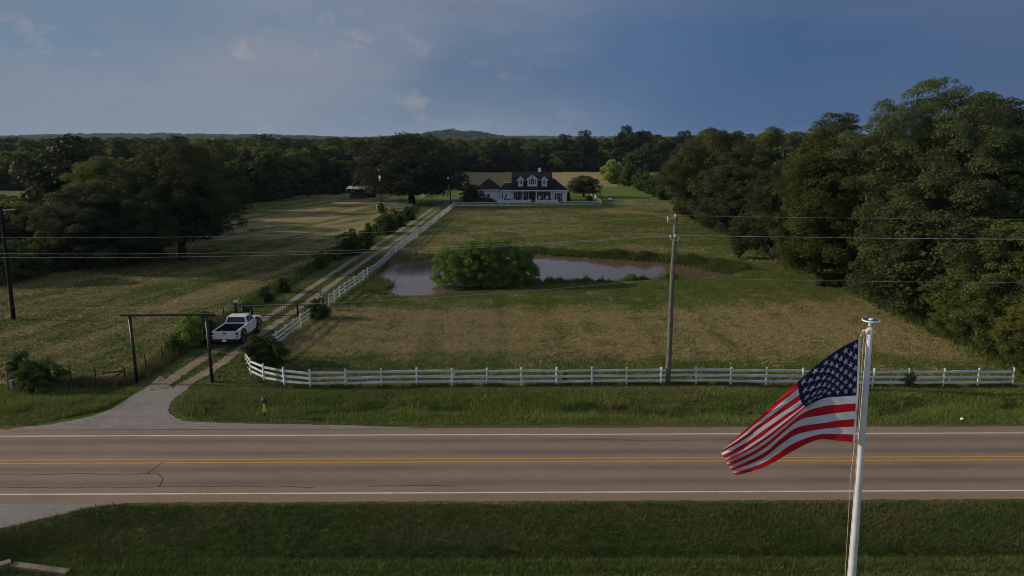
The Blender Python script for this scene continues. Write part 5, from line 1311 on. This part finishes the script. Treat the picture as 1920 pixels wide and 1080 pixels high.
def small():
    g = G(864, 357); t = thing('garden_cart', 'small dark red machine standing on the far lawn left of the garage', 'machine', (g[0], g[1], hz(g[0], g[1])), .3)
    MB().box((0, 0, .8), (1.5, 1.0, .6)).build('body', M['door_red'], t, bevel=.1); MB().box((0, 0, 1.35), (.8, .7, .5)).build('seat', M['plastic'], t, bevel=.08)
    for sx_ in (-.55, .55):
        for sy_ in (-.5, .5): MB().tube([(sx_, sy_-.1, .35), (sx_, sy_+.1, .35)], .35, 12).build('wheel', M['rubber'], t)
    # mailbox
    g = G(497, 783); g = (g[0], g[1], hz(g[0], g[1])); zz = AT(497, 743, g[1])[2]-g[2]
    t = thing('mailbox', 'black mailbox on a thin post wrapped in yellow beside the driveway mouth', 'mailbox', g, .55)
    MB().tube([(0, 0, -.2), (0, 0, zz-.35)], .035, 8).build('post', M['rust_black'], t); MB().box((0, -.05, zz-.72), (.11, .05, .52)).build('reflector', M['yellow'], t)
    pr = [(-.13, 0), (.13, 0), (.13, .16)]+[(.13*cos(a), .16+.12*sin(a)) for a in [pi*k/8 for k in range(1, 8)]]+[(-.13, .16)]
    bx_ = MB(); bx_.prism([(x, z+zz-.36) for x, z in pr], 'y', -.28, .28); bb = bx_.build('box', M['plastic'], t, bevel=.01); bb.rotation_euler = (0, R(0), 0)
    MB().box((.16, .1, zz-.05), (.02, .04, .16)).build('flag', M['plastic'], t); MB().box((0, -.29, zz-.25), (.22, .02, .2)).build('door', M['rust_black'], t)
    # pipeline marker
    g = G(17, 731); g = (g[0], g[1], hz(g[0], g[1])); zz = AT(14, 686, g[1])[2]-g[2]; t = thing('marker_post', 'pale post with a bright orange-red top at the far left fence', 'marker', g)
    MB().tube([(0, 0, -.1), (-.03, 0, zz-.3)], .05, 8).build('post', M['pale_wood'], t); MB().tube([(-.03, 0, zz-.32), (-.03, 0, zz)], [.06, .08], 8).build('cap', M['red'], t)
    g = G(24, 728); t = MB().box((0, 0, .3), (.28, .22, .62)).build('pedestal_box', M['galv'], bevel=.02); t.location = g; tag(t, 'grey utility pedestal in the grass beside the orange-topped marker', 'utility box')
    # concrete culvert headwall
    a = G(22, 1057, -.55); b_ = G(128, 1071, -.6); t = thing('culvert_headwall', 'weathered concrete culvert headwall at the bottom left corner', 'headwall', (a[0], a[1], -.75))
    d = Vector((b_[0]-a[0], b_[1]-a[1], 0)); L = d.length; an = atan2(d.y, d.x)
    MB().bar((0, 0, .05), (d.x, d.y, .0), .30, .34).build('kerb_beam', M['concrete'], t, bevel=.015)
    w = G(-60, 1078, -.5); MB().bar((-.05, .05, .1), (w[0]-a[0], w[1]-a[1], .1), .34, .45).build('wing_wall', M['concrete'], t, bevel=.015)
    MB().add([(-3.5, -3.0, -.12), (d.x+.4, d.y-2.6, -.22), (d.x, d.y-.45, -.22), (-.2, -.75, -.12)], [(0, 1, 2, 3)]).build('apron_slab', M['concrete'], t)
    MB().bar((.0, -.02, -.35), (d.x, d.y-.02, -.35), .22, .5).build('wall_face', M['concrete'], t)
    # litter by the far verge
    g = G(1801, 789); t = MB().add([(0, 0, .06), (.22, .02, .13), (.26, .16, .07), (.05, .15, .12), (.12, .08, .18)], [(0, 1, 4), (1, 2, 4), (2, 3, 4), (3, 0, 4), (3, 2, 1, 0)]).build('litter', M['plate']); t.location = (g[0], g[1], hz(g[0], g[1])); tag(t, 'crumpled white scrap of litter in the far verge right of the flagpole', 'litter')
    g = G(1144, 376); t = MB().ball((0, 0, .35), (.6, .4, .35)).build('feed_tub', M['trim']); t.location = g; tag(t, 'small white tub on the grass outside the lawn fence corner', 'tub')
    g = G(140, 770); t = MB().tube([(0, 0, .08), (1.1, .35, .1), (1.6, .6, .12)], [.06, .05, .03], 7).build('fallen_branch', M['pale_wood']); t.location = (g[0]-.3, g[1], hz(g[0], g[1])); tag(t, 'pale fallen branch in the grass left of the driveway mouth', 'branch')
    # radio mast on the hill
    x, y, z = AT(791, 252, 2650); zt = AT(791, 235, 2650)[2]; t = thing('radio_mast', 'thin radio mast standing on the wooded skyline left of the hill', 'mast', (x, y, z-20))
    mb = MB()
    for s in ((-1, -1), (1, -1), (0, 1)): mb.tube([(s[0]*1.1, s[1]*1.1, 0), (s[0]*.7, s[1]*.7, zt-z+20)], .28, 4)
    mb.build('tower', M['galv'], t); MB().box((0, 0, zt-z+18), (4.5, 4.5, 1.2)).build('antenna', M['galv'], t)
small()

# ------------------------------------------------------------------ haze
def haze():
    t = bpy.data.materials.new('haze'); t.use_nodes = True; N = t.node_tree.nodes; L = t.node_tree.links; N.clear()
    o = N.new('ShaderNodeOutputMaterial'); v = N.new('ShaderNodeVolumePrincipled'); v.inputs['Color'].default_value = (.50, .70, 1, 1); v.inputs['Density'].default_value = .000045; v.inputs['Anisotropy'].default_value = .1
    L.new(v.outputs[0], o.inputs['Volume'])
    MB().box((0, 2450, 30), (9600, 5300, 90)).build('haze', t)
    tag(bpy.data.objects['haze'], kind='stuff')
haze()
